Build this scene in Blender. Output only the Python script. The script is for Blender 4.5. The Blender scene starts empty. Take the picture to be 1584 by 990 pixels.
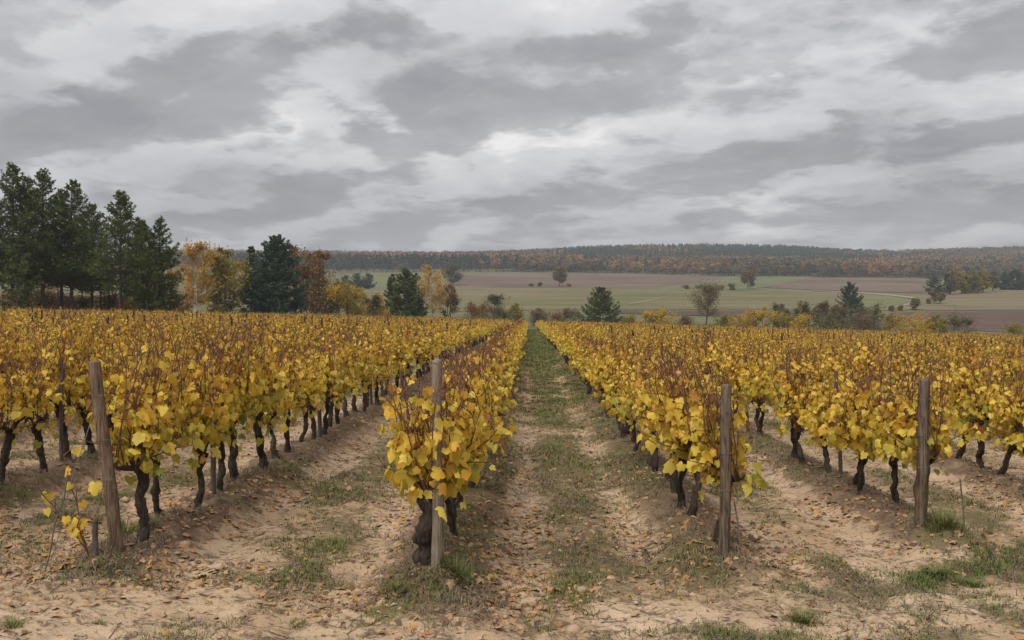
import bpy, math, random
import numpy as np

R = math.radians
scene = bpy.context.scene
COL = scene.collection

# ------------------------------------------------------------------ camera
F_PX, VX, VY, CAM_H = 1320.0, 818.0, 490.0, 2.23      # measured on the photograph (1584 px wide)
cam_d = bpy.data.cameras.new('camera')
cam_d.sensor_width = 36.0
cam_d.lens = 36.0 * F_PX / 1584.0
cam_d.clip_start, cam_d.clip_end = 0.1, 9000.0
cam = bpy.data.objects.new('camera', cam_d)
COL.objects.link(cam)
cam.location = (0, 0, CAM_H)
cam.rotation_euler = (R(90) - math.atan(5 / F_PX), 0, math.atan(26 / F_PX))
scene.camera = cam

# ------------------------------------------------------------------ world: overcast sky
SUN_EL, SUN_AZ = R(52), R(215)
SKY_OFF = (55.5, 7.7)
SKY_THIN = -.07
world = bpy.data.worlds.new('World')
scene.world = world
world.use_nodes = True
world.cycles.sampling_method = 'MANUAL'
world.cycles.sample_map_resolution = 256


class NT:
    """small helper to write node trees briefly"""
    def __init__(s, tree):
        s.t = tree
        s.n = tree.nodes
        s.n.clear()

    def node(s, kind, **kw):
        nd = s.n.new(kind)
        ins = kw.pop('ins', {})
        for k, v in kw.items():
            setattr(nd, k, v)
        for k, v in ins.items():
            s.put(nd.inputs[k], v)
        return nd

    def put(s, sock, v):
        if isinstance(v, bpy.types.NodeSocket):
            s.t.links.new(v, sock)
        elif isinstance(v, tuple) and len(v) == 3 and sock.type == 'RGBA':
            sock.default_value = (*v, 1)
        else:
            sock.default_value = v

    def math(s, op, a, b=0.0, c=0.0, clamp=False):
        nd = s.n.new('ShaderNodeMath')
        nd.operation = op
        nd.use_clamp = clamp
        s.put(nd.inputs[0], a)
        s.put(nd.inputs[1], b)
        s.put(nd.inputs[2], c)
        return nd.outputs[0]

    def noise(s, vec, scale, detail=4, rough=.55, dist=0.0, dims='3D'):
        nd = s.n.new('ShaderNodeTexNoise')
        nd.noise_dimensions = dims
        s.put(nd.inputs['Vector'], vec)
        nd.inputs['Scale'].default_value = scale
        nd.inputs['Detail'].default_value = detail
        nd.inputs['Roughness'].default_value = rough
        nd.inputs['Distortion'].default_value = dist
        return nd.outputs[0]

    def ramp(s, fac, stops, interp='LINEAR'):
        nd = s.n.new('ShaderNodeValToRGB')
        s.put(nd.inputs[0], fac)
        cr = nd.color_ramp
        cr.interpolation = interp
        while len(cr.elements) > 1:
            cr.elements.remove(cr.elements[-1])
        for i, (p, c) in enumerate(stops):
            e = cr.elements[0] if i == 0 else cr.elements.new(p)
            e.position = p
            e.color = (*c, 1) if isinstance(c, tuple) else (c, c, c, 1)
        return nd.outputs[0]

    def mix(s, fac, a, b, mode='MIX'):
        nd = s.n.new('ShaderNodeMix')
        nd.data_type = 'RGBA'
        nd.blend_type = mode
        s.put(nd.inputs[0], fac)
        s.put(nd.inputs[6], a)
        s.put(nd.inputs[7], b)
        return nd.outputs[2]

    def attr(s, name):
        nd = s.n.new('ShaderNodeAttribute')
        nd.attribute_name = name
        return nd.outputs['Fac']

    def mapping(s, vec, scale=(1, 1, 1), loc=(0, 0, 0), rot=(0, 0, 0)):
        nd = s.n.new('ShaderNodeMapping')
        s.put(nd.inputs['Vector'], vec)
        nd.inputs['Location'].default_value = loc
        nd.inputs['Rotation'].default_value = rot
        nd.inputs['Scale'].default_value = scale
        return nd.outputs[0]


def build_world():
    w = NT(world.node_tree)
    co = w.node('ShaderNodeTexCoord').outputs['Generated']
    sep = w.node('ShaderNodeSeparateXYZ', ins={0: co})
    z = w.math('MAXIMUM', sep.outputs[2], 0.0)
    zz = w.math('ADD', z, 0.20)
    u = w.math('DIVIDE', sep.outputs[0], zz)
    v = w.math('DIVIDE', sep.outputs[1], zz)
    uv = w.node('ShaderNodeCombineXYZ', ins={0: u, 1: v, 2: 0.0}).outputs[0]
    # a cloud deck seen in perspective: broad banks with torn, back-lit edges
    def banks(du, dv):
        q = w.mapping(uv, (1, 1, 1), (SKY_OFF[0] + du, SKY_OFF[1] + dv, 0), (0, 0, R(24)))
        bank = w.noise(w.mapping(q, (.8, 1.0, 1)), 1.0, 1, .5, .35)
        wob = w.node('ShaderNodeTexNoise', ins={'Vector': q, 'Scale': 2.4, 'Detail': 5.0, 'Roughness': .6}).outputs[1]
        q2 = w.node('ShaderNodeVectorMath', operation='MULTIPLY_ADD', ins={0: wob, 1: (.75, .75, 0), 2: w.mapping(q, (.72, 1.0, 1))}).outputs[0]
        vor = w.node('ShaderNodeTexVoronoi', feature='SMOOTH_F1', voronoi_dimensions='2D', ins={'Vector': q2, 'Scale': 1.3, 'Smoothness': .12, 'Detail': 2.5, 'Roughness': .55})
        puff = w.math('SUBTRACT', .62, vor.outputs['Distance'])
        return q, w.math('ADD', w.math('MULTIPLY', bank, .50), w.math('MULTIPLY', puff, .80))
    q0, b0 = banks(0, 0)
    q1, b1 = banks(.04, .17)
    bill = w.noise(w.mapping(q0, (.85, 1.0, 1), (7.3, 4.2, 2)), 2.3, 9, .64, .25)
    d = w.math('ADD', b0, w.math('MULTIPLY', bill, .86))
    rel = w.math('SUBTRACT', b0, b1)                            # dark undersides, paler crowns
    d = w.math('SUBTRACT', d, SKY_THIN)
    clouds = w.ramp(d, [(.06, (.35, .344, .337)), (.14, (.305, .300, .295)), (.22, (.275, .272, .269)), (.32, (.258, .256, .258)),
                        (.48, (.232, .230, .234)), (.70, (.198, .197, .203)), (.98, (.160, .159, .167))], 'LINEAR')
    relk = w.math('ADD', 1.0, w.math('MULTIPLY', rel, -1.8))
    relk = w.math('MINIMUM', w.math('MAXIMUM', relk, .80), 1.22)
    clouds = w.mix(1.0, clouds, w.node('ShaderNodeCombineXYZ', ins={0: relk, 1: relk, 2: relk}).outputs[0], 'MULTIPLY')
    # thin pale air low down, where the deck is seen edge on
    low = w.math('POWER', w.math('SUBTRACT', 1.0, z, clamp=True), 13.0)
    clouds = w.mix(w.math('MULTIPLY', low, .85, clamp=True), clouds, (.262, .263, .269))
    # overcast luminance grows towards the zenith
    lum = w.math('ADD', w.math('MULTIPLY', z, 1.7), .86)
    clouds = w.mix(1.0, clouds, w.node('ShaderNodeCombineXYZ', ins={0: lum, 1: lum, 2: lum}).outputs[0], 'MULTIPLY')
    below = w.math('GREATER_THAN', 0.0, sep.outputs[2])
    clouds = w.mix(below, clouds, (.16, .14, .11))
    sky = w.node('ShaderNodeTexSky', sky_type='NISHITA', sun_disc=False,
                 sun_elevation=SUN_EL, sun_rotation=SUN_AZ)
    bg1 = w.node('ShaderNodeBackground', ins={0: sky.outputs[0], 1: 0.05})
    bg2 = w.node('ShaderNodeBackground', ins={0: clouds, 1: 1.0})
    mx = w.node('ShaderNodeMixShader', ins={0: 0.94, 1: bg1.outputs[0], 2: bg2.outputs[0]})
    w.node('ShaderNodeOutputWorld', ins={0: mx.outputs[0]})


build_world()

sun_d = bpy.data.lights.new('sun', 'SUN')
sun_d.energy = 1.5
sun_d.angle = R(40)
sun_d.color = (1.0, .97, .93)
sun = bpy.data.objects.new('sun', sun_d)
COL.objects.link(sun)
sun.location = (0, 0, 60)
sun.rotation_euler = (R(90) - SUN_EL, 0, R(180) - SUN_AZ)

vs = scene.view_settings
vs.view_transform = 'Standard'
vs.look = 'None'
vs.gamma = 1.0
vs.exposure = 0.93
vs.use_curve_mapping = False
scene.cycles.use_denoising = True
scene.cycles.max_bounces = 4
scene.cycles.diffuse_bounces = 2
scene.cycles.transmission_bounces = 2
scene.cycles.transparent_max_bounces = 4
scene.cycles.volume_bounces = 0


# ------------------------------------------------------------------ helpers
def sstep(a, b, x):
    t = np.clip((x - a) / (b - a), 0, 1)
    return t * t * (3 - 2 * t)


def vnoise(x, y, seed=0):
    xi = np.floor(x).astype(np.int64)
    yi = np.floor(y).astype(np.int64)
    xf = x - xi
    yf = y - yi

    def h(a, b):
        n = (a * 374761393 + b * 668265263 + seed * 974634777) & 0xffffffff
        n = ((n ^ (n >> 13)) * 1274126177) & 0xffffffff
        n = (n ^ (n >> 16)) & 0xffff
        return n / 65535.0
    u = xf * xf * xf * (xf * (xf * 6 - 15) + 10)
    v = yf * yf * yf * (yf * (yf * 6 - 15) + 10)
    a = h(xi, yi) * (1 - u) + h(xi + 1, yi) * u
    b = h(xi, yi + 1) * (1 - u) + h(xi + 1, yi + 1) * u
    return a * (1 - v) + b * v


def fbm(x, y, seed=0, octv=4, gain=.5):
    s = 0
    a = 1.0
    tot = 0
    for o in range(octv):
        s = s + a * vnoise(x * 2 ** o + 17.3 * o, y * 2 ** o - 9.1 * o, seed + o)
        tot += a
        a *= gain
    return s / tot


def mesh_np(name, V, F, mats=(), attrs=None, smooth=False, midx=None):
    """V (n,3); F a list of integer arrays (k,3) and/or (k,4)"""
    V = np.asarray(V, np.float32)
    if not isinstance(F, list):
        F = [F]
    F = [np.asarray(f, np.int32) for f in F if len(f)]
    me = bpy.data.meshes.new(name)
    me.vertices.add(len(V))
    me.vertices.foreach_set('co', V.ravel())
    tot = np.concatenate([np.full(len(f), f.shape[1], np.int32) for f in F])
    loops = np.concatenate([f.ravel() for f in F])
    me.loops.add(len(loops))
    me.polygons.add(len(tot))
    start = np.concatenate([[0], np.cumsum(tot)[:-1]]).astype(np.int32)
    me.loops.foreach_set('vertex_index', loops)
    me.polygons.foreach_set('loop_start', start)
    me.polygons.foreach_set('loop_total', tot)
    if smooth:
        me.polygons.foreach_set('use_smooth', np.ones(len(tot), bool))
    for m in mats:
        me.materials.append(m)
    if midx is not None:
        me.polygons.foreach_set('material_index', np.asarray(midx, np.int32))
    for k, a in (attrs or {}).items():
        at = me.attributes.new(k, 'FLOAT', 'POINT')
        at.data.foreach_set('value', np.asarray(a, np.float32))
    me.update(calc_edges=True)
    return me


def link(name, data, parent=None, loc=(0, 0, 0), rot=(0, 0, 0), scale=(1, 1, 1)):
    o = bpy.data.objects.new(name, data)
    COL.objects.link(o)
    o.location = loc
    o.rotation_euler = rot
    o.scale = scale
    if parent is not None:
        o.parent = parent
    return o


def tag(o, label=None, cat=None, group=None, kind=None):
    if label:
        o['label'] = label
    if cat:
        o['category'] = cat
    if group:
        o['group'] = group
    if kind:
        o['kind'] = kind
    return o


def thing(name, label, cat, loc=(0, 0, 0), rotz=0, group=None, scale=(1, 1, 1), rot=None):
    o = link(name, None, None, loc, rot or (0, 0, rotz), scale)
    o.empty_display_size = .2
    return tag(o, label, cat, group)


class Geo:
    """collects vertices and faces (with an optional per-vertex tint) into one mesh"""
    def __init__(s):
        s.V, s.T, s.Q, s.A, s.n = [], [], [], [], 0
        s.MT, s.MQ = [], []

    def add(s, V, F, tint=0.0, mat=0):
        V = np.asarray(V, float).reshape(-1, 3)
        F = np.asarray(F, int)
        (s.T if F.shape[1] == 3 else s.Q).append(F + s.n)
        (s.MT if F.shape[1] == 3 else s.MQ).append(np.full(len(F), mat))
        s.V.append(V)
        s.A.append(np.broadcast_to(np.asarray(tint, float), (len(V),)))
        s.n += len(V)
        return s

    def mesh(s, name, mats, smooth=False):
        F = []
        M = []
        if s.T:
            F.append(np.concatenate(s.T))
            M.append(np.concatenate(s.MT))
        if s.Q:
            F.append(np.concatenate(s.Q))
            M.append(np.concatenate(s.MQ))
        return mesh_np(name, np.concatenate(s.V), F, mats, {'tint': np.concatenate(s.A)}, smooth, np.concatenate(M))


def tube(P, rad, sides=6, cap=True, rng=None, rough=0.0):
    P = np.asarray(P, float)
    n = len(P)
    rad = np.broadcast_to(np.asarray(rad, float), (n,))
    T = np.gradient(P, axis=0)
    T /= np.linalg.norm(T, axis=1)[:, None] + 1e-9
    ref = np.array([0, 1, 0.]) if abs(T[0][1]) < .9 else np.array([1., 0, 0])
    A = np.cross(T, ref)
    A /= np.linalg.norm(A, axis=1)[:, None] + 1e-9
    B = np.cross(T, A)
    ang = np.linspace(0, 2 * np.pi, sides, endpoint=False)
    r = rad[:, None] * np.ones(sides)
    if rng is not None and rough:
        r = r * (1 + rough * (rng.random((n, sides)) - .5) * 2)
    V = P[:, None, :] + r[..., None] * (np.cos(ang)[None, :, None] * A[:, None, :] + np.sin(ang)[None, :, None] * B[:, None, :])
    i = np.arange(n - 1)[:, None] * sides
    j = np.arange(sides)[None, :]
    k = (j + 1) % sides
    Q = np.stack([i + j, i + k, i + sides + k, i + sides + j], -1).reshape(-1, 4)
    V = V.reshape(-1, 3)
    return V, Q


def tube_caps(n_rings, sides):
    a = np.arange(sides)
    lo = np.stack([np.zeros(sides - 2, int), a[2:], a[1:-1]], -1)
    o = (n_rings - 1) * sides
    hi = np.stack([np.full(sides - 2, o), o + a[1:-1], o + a[2:]], -1)
    return np.concatenate([lo, hi])


def unit(a):
    return a / (np.linalg.norm(a, axis=-1, keepdims=True) + 1e-9)


def frames(tip, nrm):
    """matrices whose columns are (side, tip, normal)"""
    y = unit(tip)
    n = unit(nrm - (nrm * y).sum(-1, keepdims=True) * y)
    x = np.cross(y, n)
    return np.stack([x, y, n], -1)


def scatter(base, F, M, pos, size):
    k = len(pos)
    V = np.einsum('kij,vj->kvi', M, base) * np.asarray(size)[:, None, None] + pos[:, None, :]
    Fo = (F[None] + (np.arange(k) * len(base))[:, None, None]).reshape(-1, F.shape[1])
    return V.reshape(-1, 3), Fo


# ------------------------------------------------------------------ materials
MAT = {}


def new_mat(name):
    m = bpy.data.materials.new(name)
    m.use_nodes = True
    MAT[name] = m
    return m, NT(m.node_tree)


def leaf_mat(name, stops, objvar=.12, trans=.3, rough=.6, noise_scale=0, noise_amp=.12, patch=0.0):
    m, t = new_mat(name)
    tint = t.attr('tint')
    rnd = t.node('ShaderNodeObjectInfo').outputs['Random']
    f = t.math('ADD', tint, t.math('MULTIPLY', t.math('SUBTRACT', rnd, .5), objvar * 2))
    if patch:
        loc = t.node('ShaderNodeObjectInfo').outputs['Location']
        f = t.math('ADD', f, t.math('MULTIPLY', t.math('SUBTRACT', t.noise(loc, .006, 2, .5), .5), patch * 2))
    if noise_scale:
        co = t.node('ShaderNodeTexCoord').outputs['Object']
        nz = t.noise(co, noise_scale, 3, .6)
        f = t.math('ADD', f, t.math('MULTIPLY', t.math('SUBTRACT', nz, .5), noise_amp * 2))
    c = t.ramp(f, stops)
    b = t.node('ShaderNodeBsdfPrincipled', ins={'Base Color': c, 'Roughness': rough, 'Specular IOR Level': .25})
    if trans:
        tr = t.node('ShaderNodeBsdfTranslucent', ins={0: c})
        mx = t.node('ShaderNodeMixShader', ins={0: trans, 1: b.outputs[0], 2: tr.outputs[0]})
        out = mx.outputs[0]
    else:
        out = b.outputs[0]
    t.node('ShaderNodeOutputMaterial', ins={0: out})
    return m


def wood_mat(name, c1, c2, scale=(18, 18, 1.6), bump=.6, rough=.85, moss=False):
    m, t = new_mat(name)
    co = t.node('ShaderNodeTexCoord').outputs['Object']
    grain = t.noise(t.mapping(co, scale), 3.0, 6, .65, .5)
    blot = t.noise(co, 3.0, 4, .6)
    f = t.math('ADD', t.math('MULTIPLY', grain, .8), t.math('MULTIPLY', blot, .45))
    c = t.ramp(f, [(.36, tuple(x * .35 for x in c1)), (.52, c1), (.72, c2), (.9, tuple(min(1, x * 1.25) for x in c2))])
    if moss:
        sep = t.node('ShaderNodeSeparateXYZ', ins={0: co})
        lowm = t.math('SUBTRACT', 1.0, t.math('MULTIPLY', sep.outputs[2], 2.6), clamp=True)
        mk = t.math('MULTIPLY', lowm, t.ramp(t.noise(co, 9, 4, .6), [(.45, 0.0), (.6, 1.0)]))
        c = t.mix(t.math('MULTIPLY', mk, .7), c, (.11, .12, .03))
    bp = t.node('ShaderNodeBump', ins={'Strength': bump, 'Distance': .012, 'Height': grain})
    b = t.node('ShaderNodeBsdfPrincipled', ins={'Base Color': c, 'Roughness': rough, 'Specular IOR Level': .2, 'Normal': bp.outputs[0]})
    t.node('ShaderNodeOutputMaterial', ins={0: b.outputs[0]})
    return m


def plain_mat(name, c, rough=.8, var=.25, scale=8.0, metal=0.0):
    m, t = new_mat(name)
    co = t.node('ShaderNodeTexCoord').outputs['Object']
    nz = t.noise(co, scale, 4, .6)
    col = t.ramp(nz, [(.3, tuple(x * (1 - var) for x in c)), (.7, tuple(min(1, x * (1 + var)) for x in c))])
    b = t.node('ShaderNodeBsdfPrincipled', ins={'Base Color': col, 'Roughness': rough, 'Metallic': metal, 'Specular IOR Level': .2})
    t.node('ShaderNodeOutputMaterial', ins={0: b.outputs[0]})
    return m


VINE_STOPS = [(0.0, (.20, .22, .035)), (.16, (.46, .40, .06)), (.32, (.72, .54, .085)), (.50, (.72, .47, .055)),
              (.66, (.60, .32, .04)), (.84, (.36, .16, .04)), (1.0, (.17, .075, .04))]
leaf_mat('vine_leaf', VINE_STOPS, .07, .32, .5, 16, .20)
leaf_mat('vine_leaf_far', VINE_STOPS, .09, .3, .6)
leaf_mat('litter_leaf', [(0.0, (.46, .31, .18)), (.25, (.40, .24, .12)), (.5, (.34, .17, .075)), (.65, (.50, .30, .05)),
                         (.8, (.20, .11, .062)), (1.0, (.10, .06, .038))], 0, .1, .8)
leaf_mat('grass_blade', [(0.0, (.085, .125, .028)), (.4, (.14, .17, .045)), (.7, (.19, .175, .06)), (1.0, (.31, .245, .13))], .05, .25, .6)
leaf_mat('dry_grass', [(0.0, (.10, .07, .045)), (.5, (.17, .12, .078)), (1.0, (.29, .21, .14))], .05, .1, .8)
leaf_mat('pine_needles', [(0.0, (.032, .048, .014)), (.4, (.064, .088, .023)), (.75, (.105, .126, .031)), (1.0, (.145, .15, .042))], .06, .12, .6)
leaf_mat('spruce_needles', [(0.0, (.026, .048, .03)), (.5, (.048, .08, .046)), (1.0, (.085, .118, .065))], .05, .1, .6)
leaf_mat('birch_leaf', [(0.0, (.34, .23, .04)), (.4, (.48, .28, .04)), (.7, (.50, .25, .04)), (1.0, (.38, .17, .04))], .05, .3, .6)
leaf_mat('olive_leaf', [(0.0, (.13, .14, .025)), (.5, (.25, .20, .03)), (1.0, (.38, .25, .035))], .08, .3, .6)
leaf_mat('rust_leaf', [(0.0, (.13, .08, .038)), (.5, (.22, .125, .048)), (1.0, (.32, .175, .055))], .08, .25, .6)
leaf_mat('brown_leaf', [(0.0, (.10, .078, .038)), (.5, (.17, .125, .055)), (1.0, (.26, .175, .07))], .08, .25, .6)
leaf_mat('yellow_leaf', [(0.0, (.26, .22, .03)), (.5, (.48, .31, .03)), (1.0, (.58, .33, .03))], .08, .3, .6)
leaf_mat('grey_leaf', [(0.0, (.07, .07, .03)), (.5, (.13, .115, .045)), (1.0, (.21, .16, .06))], .08, .25, .6)
leaf_mat('forest_leaf', [(0.0, (.05, .062, .036)), (.25, (.09, .088, .045)), (.45, (.135, .098, .052)), (.65, (.195, .115, .054)),
                         (.85, (.29, .165, .062)), (1.0, (.36, .235, .095))], .20, .15, .8, patch=.75)
leaf_mat('forest_conifer', [(0.0, (.022, .04, .024)), (.5, (.045, .066, .036)), (1.0, (.075, .09, .045))], .15, .05, .8)
wood_mat('vine_bark', (.026, .019, .015), (.078, .058, .045), (14, 14, 3), 1.0, .95)
plain_mat('cane_bark', (.15, .072, .042), .7, .35, 20)
wood_mat('post_brown', (.085, .055, .036), (.215, .15, .10), (22, 22, 1.4), .9)
wood_mat('post_grey', (.145, .112, .084), (.285, .23, .175), (24, 24, 1.2), .9, .9, True)
wood_mat('post_dark', (.062, .040, .026), (.185, .138, .098), (20, 20, 1.4), .9)
wood_mat('stake_wood', (.055, .04, .032), (.14, .115, .095), (20, 20, 2), .8)
wood_mat('pine_bark', (.035, .026, .022), (.10, .07, .055), (3, 3, 1), .6)
wood_mat('tree_bark', (.05, .04, .032), (.13, .105, .085), (4, 4, 1), .5)
plain_mat('birch_bark', (.62, .59, .54), .7, .3, 3)
plain_mat('wire_metal', (.22, .21, .20), .5, .2, 30, .6)
plain_mat('twig', (.15, .115, .085), .9, .5, 3)
plain_mat('clod_soil', (.38, .26, .17), .95, .25, 12)


def ground_material():
    m, t = new_mat('vineyard_soil')
    co = t.node('ShaderNodeTexCoord').outputs['Object']
    grass, berm, far, sandy = t.attr('grass'), t.attr('berm'), t.attr('far'), t.attr('sandy')
    n1 = t.noise(co, .9, 5, .6)
    n2 = t.noise(t.mapping(co, (.6, 1.0, 1)), 7.0, 6, .65, .4)
    n3 = t.noise(t.mapping(co, (.55, 1.3, 1)), 24.0, 5, .65, .5)
    n4 = t.noise(co, 130.0, 3, .6)
    sand = t.ramp(n1, [(.3, (.36, .245, .145)), (.5, (.45, .315, .192)), (.7, (.52, .375, .243))])
    sand = t.mix(t.ramp(n4, [(.35, .35), (.6, 0.0)]), sand, (.30, .19, .115))
    soil = t.ramp(n2, [(.3, (.085, .057, .036)), (.5, (.18, .122, .078)), (.72, (.32, .22, .142))])
    sand = t.mix(t.math('MULTIPLY', sandy, t.ramp(n1, [(.35, .1), (.6, .5)])), sand, (.60, .455, .315))
    # crumbs of dark humus and rotten litter scattered on the sand
    deb = t.math('MULTIPLY', t.ramp(n2, [(.47, 0.0), (.58, 1.0)]), t.ramp(n3, [(.42, 0.0), (.56, 1.0)]))
    deb2 = t.ramp(n3, [(.58, 0.0), (.66, 1.0)])
    dsum = t.math('MAXIMUM', deb, deb2)
    c = t.mix(t.math('MULTIPLY', dsum, .85), sand, (.10, .066, .042))
    rough_soil = t.math('ADD', berm, t.math('MULTIPLY', t.math('SUBTRACT', n2, .5), 1.1))
    c = t.mix(t.ramp(rough_soil, [(.22, 0.0), (.5, .95)]), c, soil)
    gmask = t.math('ADD', grass, t.math('MULTIPLY', t.math('SUBTRACT', n3, .5), 1.1))
    gmask = t.math('ADD', gmask, t.math('MULTIPLY', t.math('SUBTRACT', n2, .5), .8))
    gcol = t.ramp(n3, [(.3, (.085, .075, .03)), (.55, (.15, .125, .055)), (.75, (.25, .175, .10))])
    c = t.mix(t.ramp(gmask, [(.30, 0.0), (.72, .9)]), c, gcol)
    nf = t.noise(co, .03, 4, .6)
    meadow = t.ramp(nf, [(.35, (.09, .098, .042)), (.65, (.15, .13, .068))])
    c = t.mix(far, c, meadow)
    hsum = t.math('ADD', t.math('MULTIPLY', n2, .8), t.math('ADD', t.math('MULTIPLY', n3, .45), t.math('MULTIPLY', n4, .08)))
    bp = t.node('ShaderNodeBump', ins={'Strength': 1.0, 'Distance': .06, 'Height': hsum})
    b = t.node('ShaderNodeBsdfPrincipled', ins={'Base Color': c, 'Roughness': .95, 'Specular IOR Level': .1, 'Normal': bp.outputs[0]})
    t.node('ShaderNodeOutputMaterial', ins={0: b.outputs[0]})
    return m


def field_material(name, c1, c2, stripe=(0.02, .25), rot=0.0, amt=.5):
    m, t = new_mat(name)
    co = t.node('ShaderNodeTexCoord').outputs['Object']
    n1 = t.noise(co, .012, 5, .6)
    st = t.noise(t.mapping(co, (stripe[0], stripe[1], 1), (0, 0, 0), (0, 0, rot)), 1.0, 4, .6)
    f = t.math('ADD', t.math('MULTIPLY', n1, 1 - amt), t.math('MULTIPLY', st, amt))
    c = t.ramp(f, [(.41, c1), (.59, c2)])
    b = t.node('ShaderNodeBsdfPrincipled', ins={'Base Color': c, 'Roughness': .95, 'Specular IOR Level': .05})
    t.node('ShaderNodeOutputMaterial', ins={0: b.outputs[0]})
    return m


ground_material()
field_material('plough_purple', (.10, .073, .055), (.16, .118, .088), (.015, .2), .15)
field_material('plough_dark', (.080, .052, .042), (.125, .083, .066), (.015, .25), .05)
field_material('stubble', (.125, .108, .06), (.185, .145, .088), (.012, .12), .1, .65)
field_material('green_crop', (.10, .112, .048), (.15, .15, .072), (.02, .15), -.2)
field_material('mixed_field', (.095, .105, .043), (.18, .138, .082), (.012, .045), .16, .62)
field_material('track', (.22, .175, .12), (.29, .23, .16), (.05, .05), 0)


# ------------------------------------------------------------------ terrain
ROW_S = 2.5
ROWS = {0: (-.75, 6.62), -1: (-3.47, 7.05), 1: (1.72, 7.6), 2: (4.18, 8.88)}   # k: (x, y of the end post)
for k in range(3, 60):
    ROWS[k] = (4.22 + ROW_S * (k - 2), 9.3 + 1.15 * (k - 2))
for k in range(2, 40):
    ROWS[-k] = (-3.47 - ROW_S * (k - 1), 7.3 - .2 * (k - 1))
ROW_X = np.array([ROWS[k][0] for k in sorted(ROWS)])
ROW_Y = np.array([ROWS[k][1] for k in sorted(ROWS)])


def row_end(x):
    return np.interp(x, [-90, -62, -40, -15, 0, 40, 110], [70, 88, 104, 142, 158, 166, 182])


PT = np.array([(-200, 0), (0, 0), (150, 0), (170, -.25), (195, -.9), (225, -.9), (260, .5), (300, 3.0), (350, 6.6), (420, 11.8), (565, 22.4),
               (700, 32.8), (800, 41.0), (900, 50), (1000, 58), (1200, 74), (1450, 100), (1700, 121), (1800, 124), (2100, 118), (2700, 90)], float)


def profile(y):
    # cubic Hermite through the table
    X, Z = PT[:, 0], PT[:, 1]
    mth = np.gradient(Z, X)
    y = np.clip(y, X[0], X[-1] - 1e-6)
    i = np.clip(np.searchsorted(X, y, side='right') - 1, 0, len(X) - 2)
    h = X[i + 1] - X[i]
    t = (y - X[i]) / h
    return ((2 * t**3 - 3 * t**2 + 1) * Z[i] + (t**3 - 2 * t**2 + t) * h * mth[i]
            + (-2 * t**3 + 3 * t**2) * Z[i + 1] + (t**3 - t**2) * h * mth[i + 1])


RIDGE_X = np.array([-400, 0, 330, 480, 640, 760, 830, 900, 1000, 1100, 1200, 1300, 1380, 1450, 1584, 2000], float)
RIDGE_Y = np.array([386, 386, 386, 388, 389, 388, 385, 382, 381, 380, 381, 386, 389, 387, 384, 384], float)


def terrain_far(x, y):
    """the broad shape of the land, without furrows"""
    lat = np.where(x < -25, .75 + .65 * (1 - np.exp((x + 25) / 22)), -.03 * x)
    lat = np.where(x > 100, -3.0 - 1.5 * (1 - np.exp(-(x - 100) / 50)), lat)
    lat = lat * (1 - sstep(170, 420, y))
    px = VX + F_PX * x / np.maximum(y, 60)
    tilt = -(px - 700) / 884 * 7.0 * sstep(300, 900, y) * (1 - sstep(1000, 1500, y))
    rg = -(np.interp(px, RIDGE_X, RIDGE_Y) - 384.5) / F_PX * 1700 * sstep(1050, 1650, y)
    roll = (fbm(x / 210, y / 210, 5, 2) - .5) * 5.0 * sstep(240, 420, y)
    return lat + profile(y) + tilt + rg + roll


def near_masks(x, y):
    i = np.clip(np.searchsorted(ROW_X, x), 1, len(ROW_X) - 1)
    i = np.where(np.abs(ROW_X[i - 1] - x) < np.abs(ROW_X[i] - x), i - 1, i)
    dr = np.abs(x - ROW_X[i])
    ys = ROW_Y[i]
    along = sstep(ys - .75, ys + .1, y)
    wob = (fbm(x * .8, y * .8, 3, 3) - .5) * .25
    berm = np.exp(-((dr + wob) / .42) ** 2) * along
    headland = 1 - sstep(ys - 1.3, ys - .1, y)
    g = fbm(x * .55, y * .55, 11, 4)
    g2 = fbm(x * 1.7, y * 1.7, 12, 3)
    mid = np.exp(-((dr - 1.22) / .62) ** 2) * along           # strip between the wheel tracks
    path = ((x > -.76) & (x < 1.72)).astype(float)
    grass = .19 + (.40 - .22 * path) * mid + .12 * path * along + (g - .5) * 1.1 + (g2 - .5) * .8
    grass += path * (1 - headland) * (.10 + .10 * sstep(-.2, 1.0, x) + .12 * sstep(9, 16, y))
    grass += .18 * sstep(16, 40, y)
    # turf on the headland, lower right of the photograph, and the strip in front
    band = np.exp(-((y - (7.15 + .55 * (x - 2.6))) / .42) ** 2) * sstep(1.6, 3.0, x)
    corner = sstep(.0, 1.0, (x - 1.5) * .8 - (y - 6.0) * 1.1) * sstep(1.0, 2.2, x)
    strip = np.exp(-((y - 6.0) / .22) ** 2) * sstep(-.3, .5, x) * (1 - sstep(1.6, 2.4, x))
    brk = np.clip(.25 + 2.6 * (fbm(x * 1.3, y * 1.8, 13, 3) - .36), 0, 1.2)
    grass += (band * .72 + corner * .5 + strip * .45) * brk
    grass -= headland * .30 * (1 - np.maximum(np.maximum(band, corner), strip))
    foot = np.exp(-(((x + .85) / .55) ** 2 + ((y - 6.25) / .45) ** 2)) + np.exp(-(((x + 3.5) / .6) ** 2 + ((y - 6.7) / .4) ** 2)) \
        + np.exp(-(((x - 4.5) / .5) ** 2 + ((y - 8.7) / .4) ** 2))
    grass += .5 * foot + .10 * berm
    track = np.exp(-((dr - .68) / .22) ** 2) * along * (1 - sstep(14, 40, y))
    grass -= .32 * track
    return np.clip(grass, 0, 1), berm, headland, track, foot, dr, along


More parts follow.
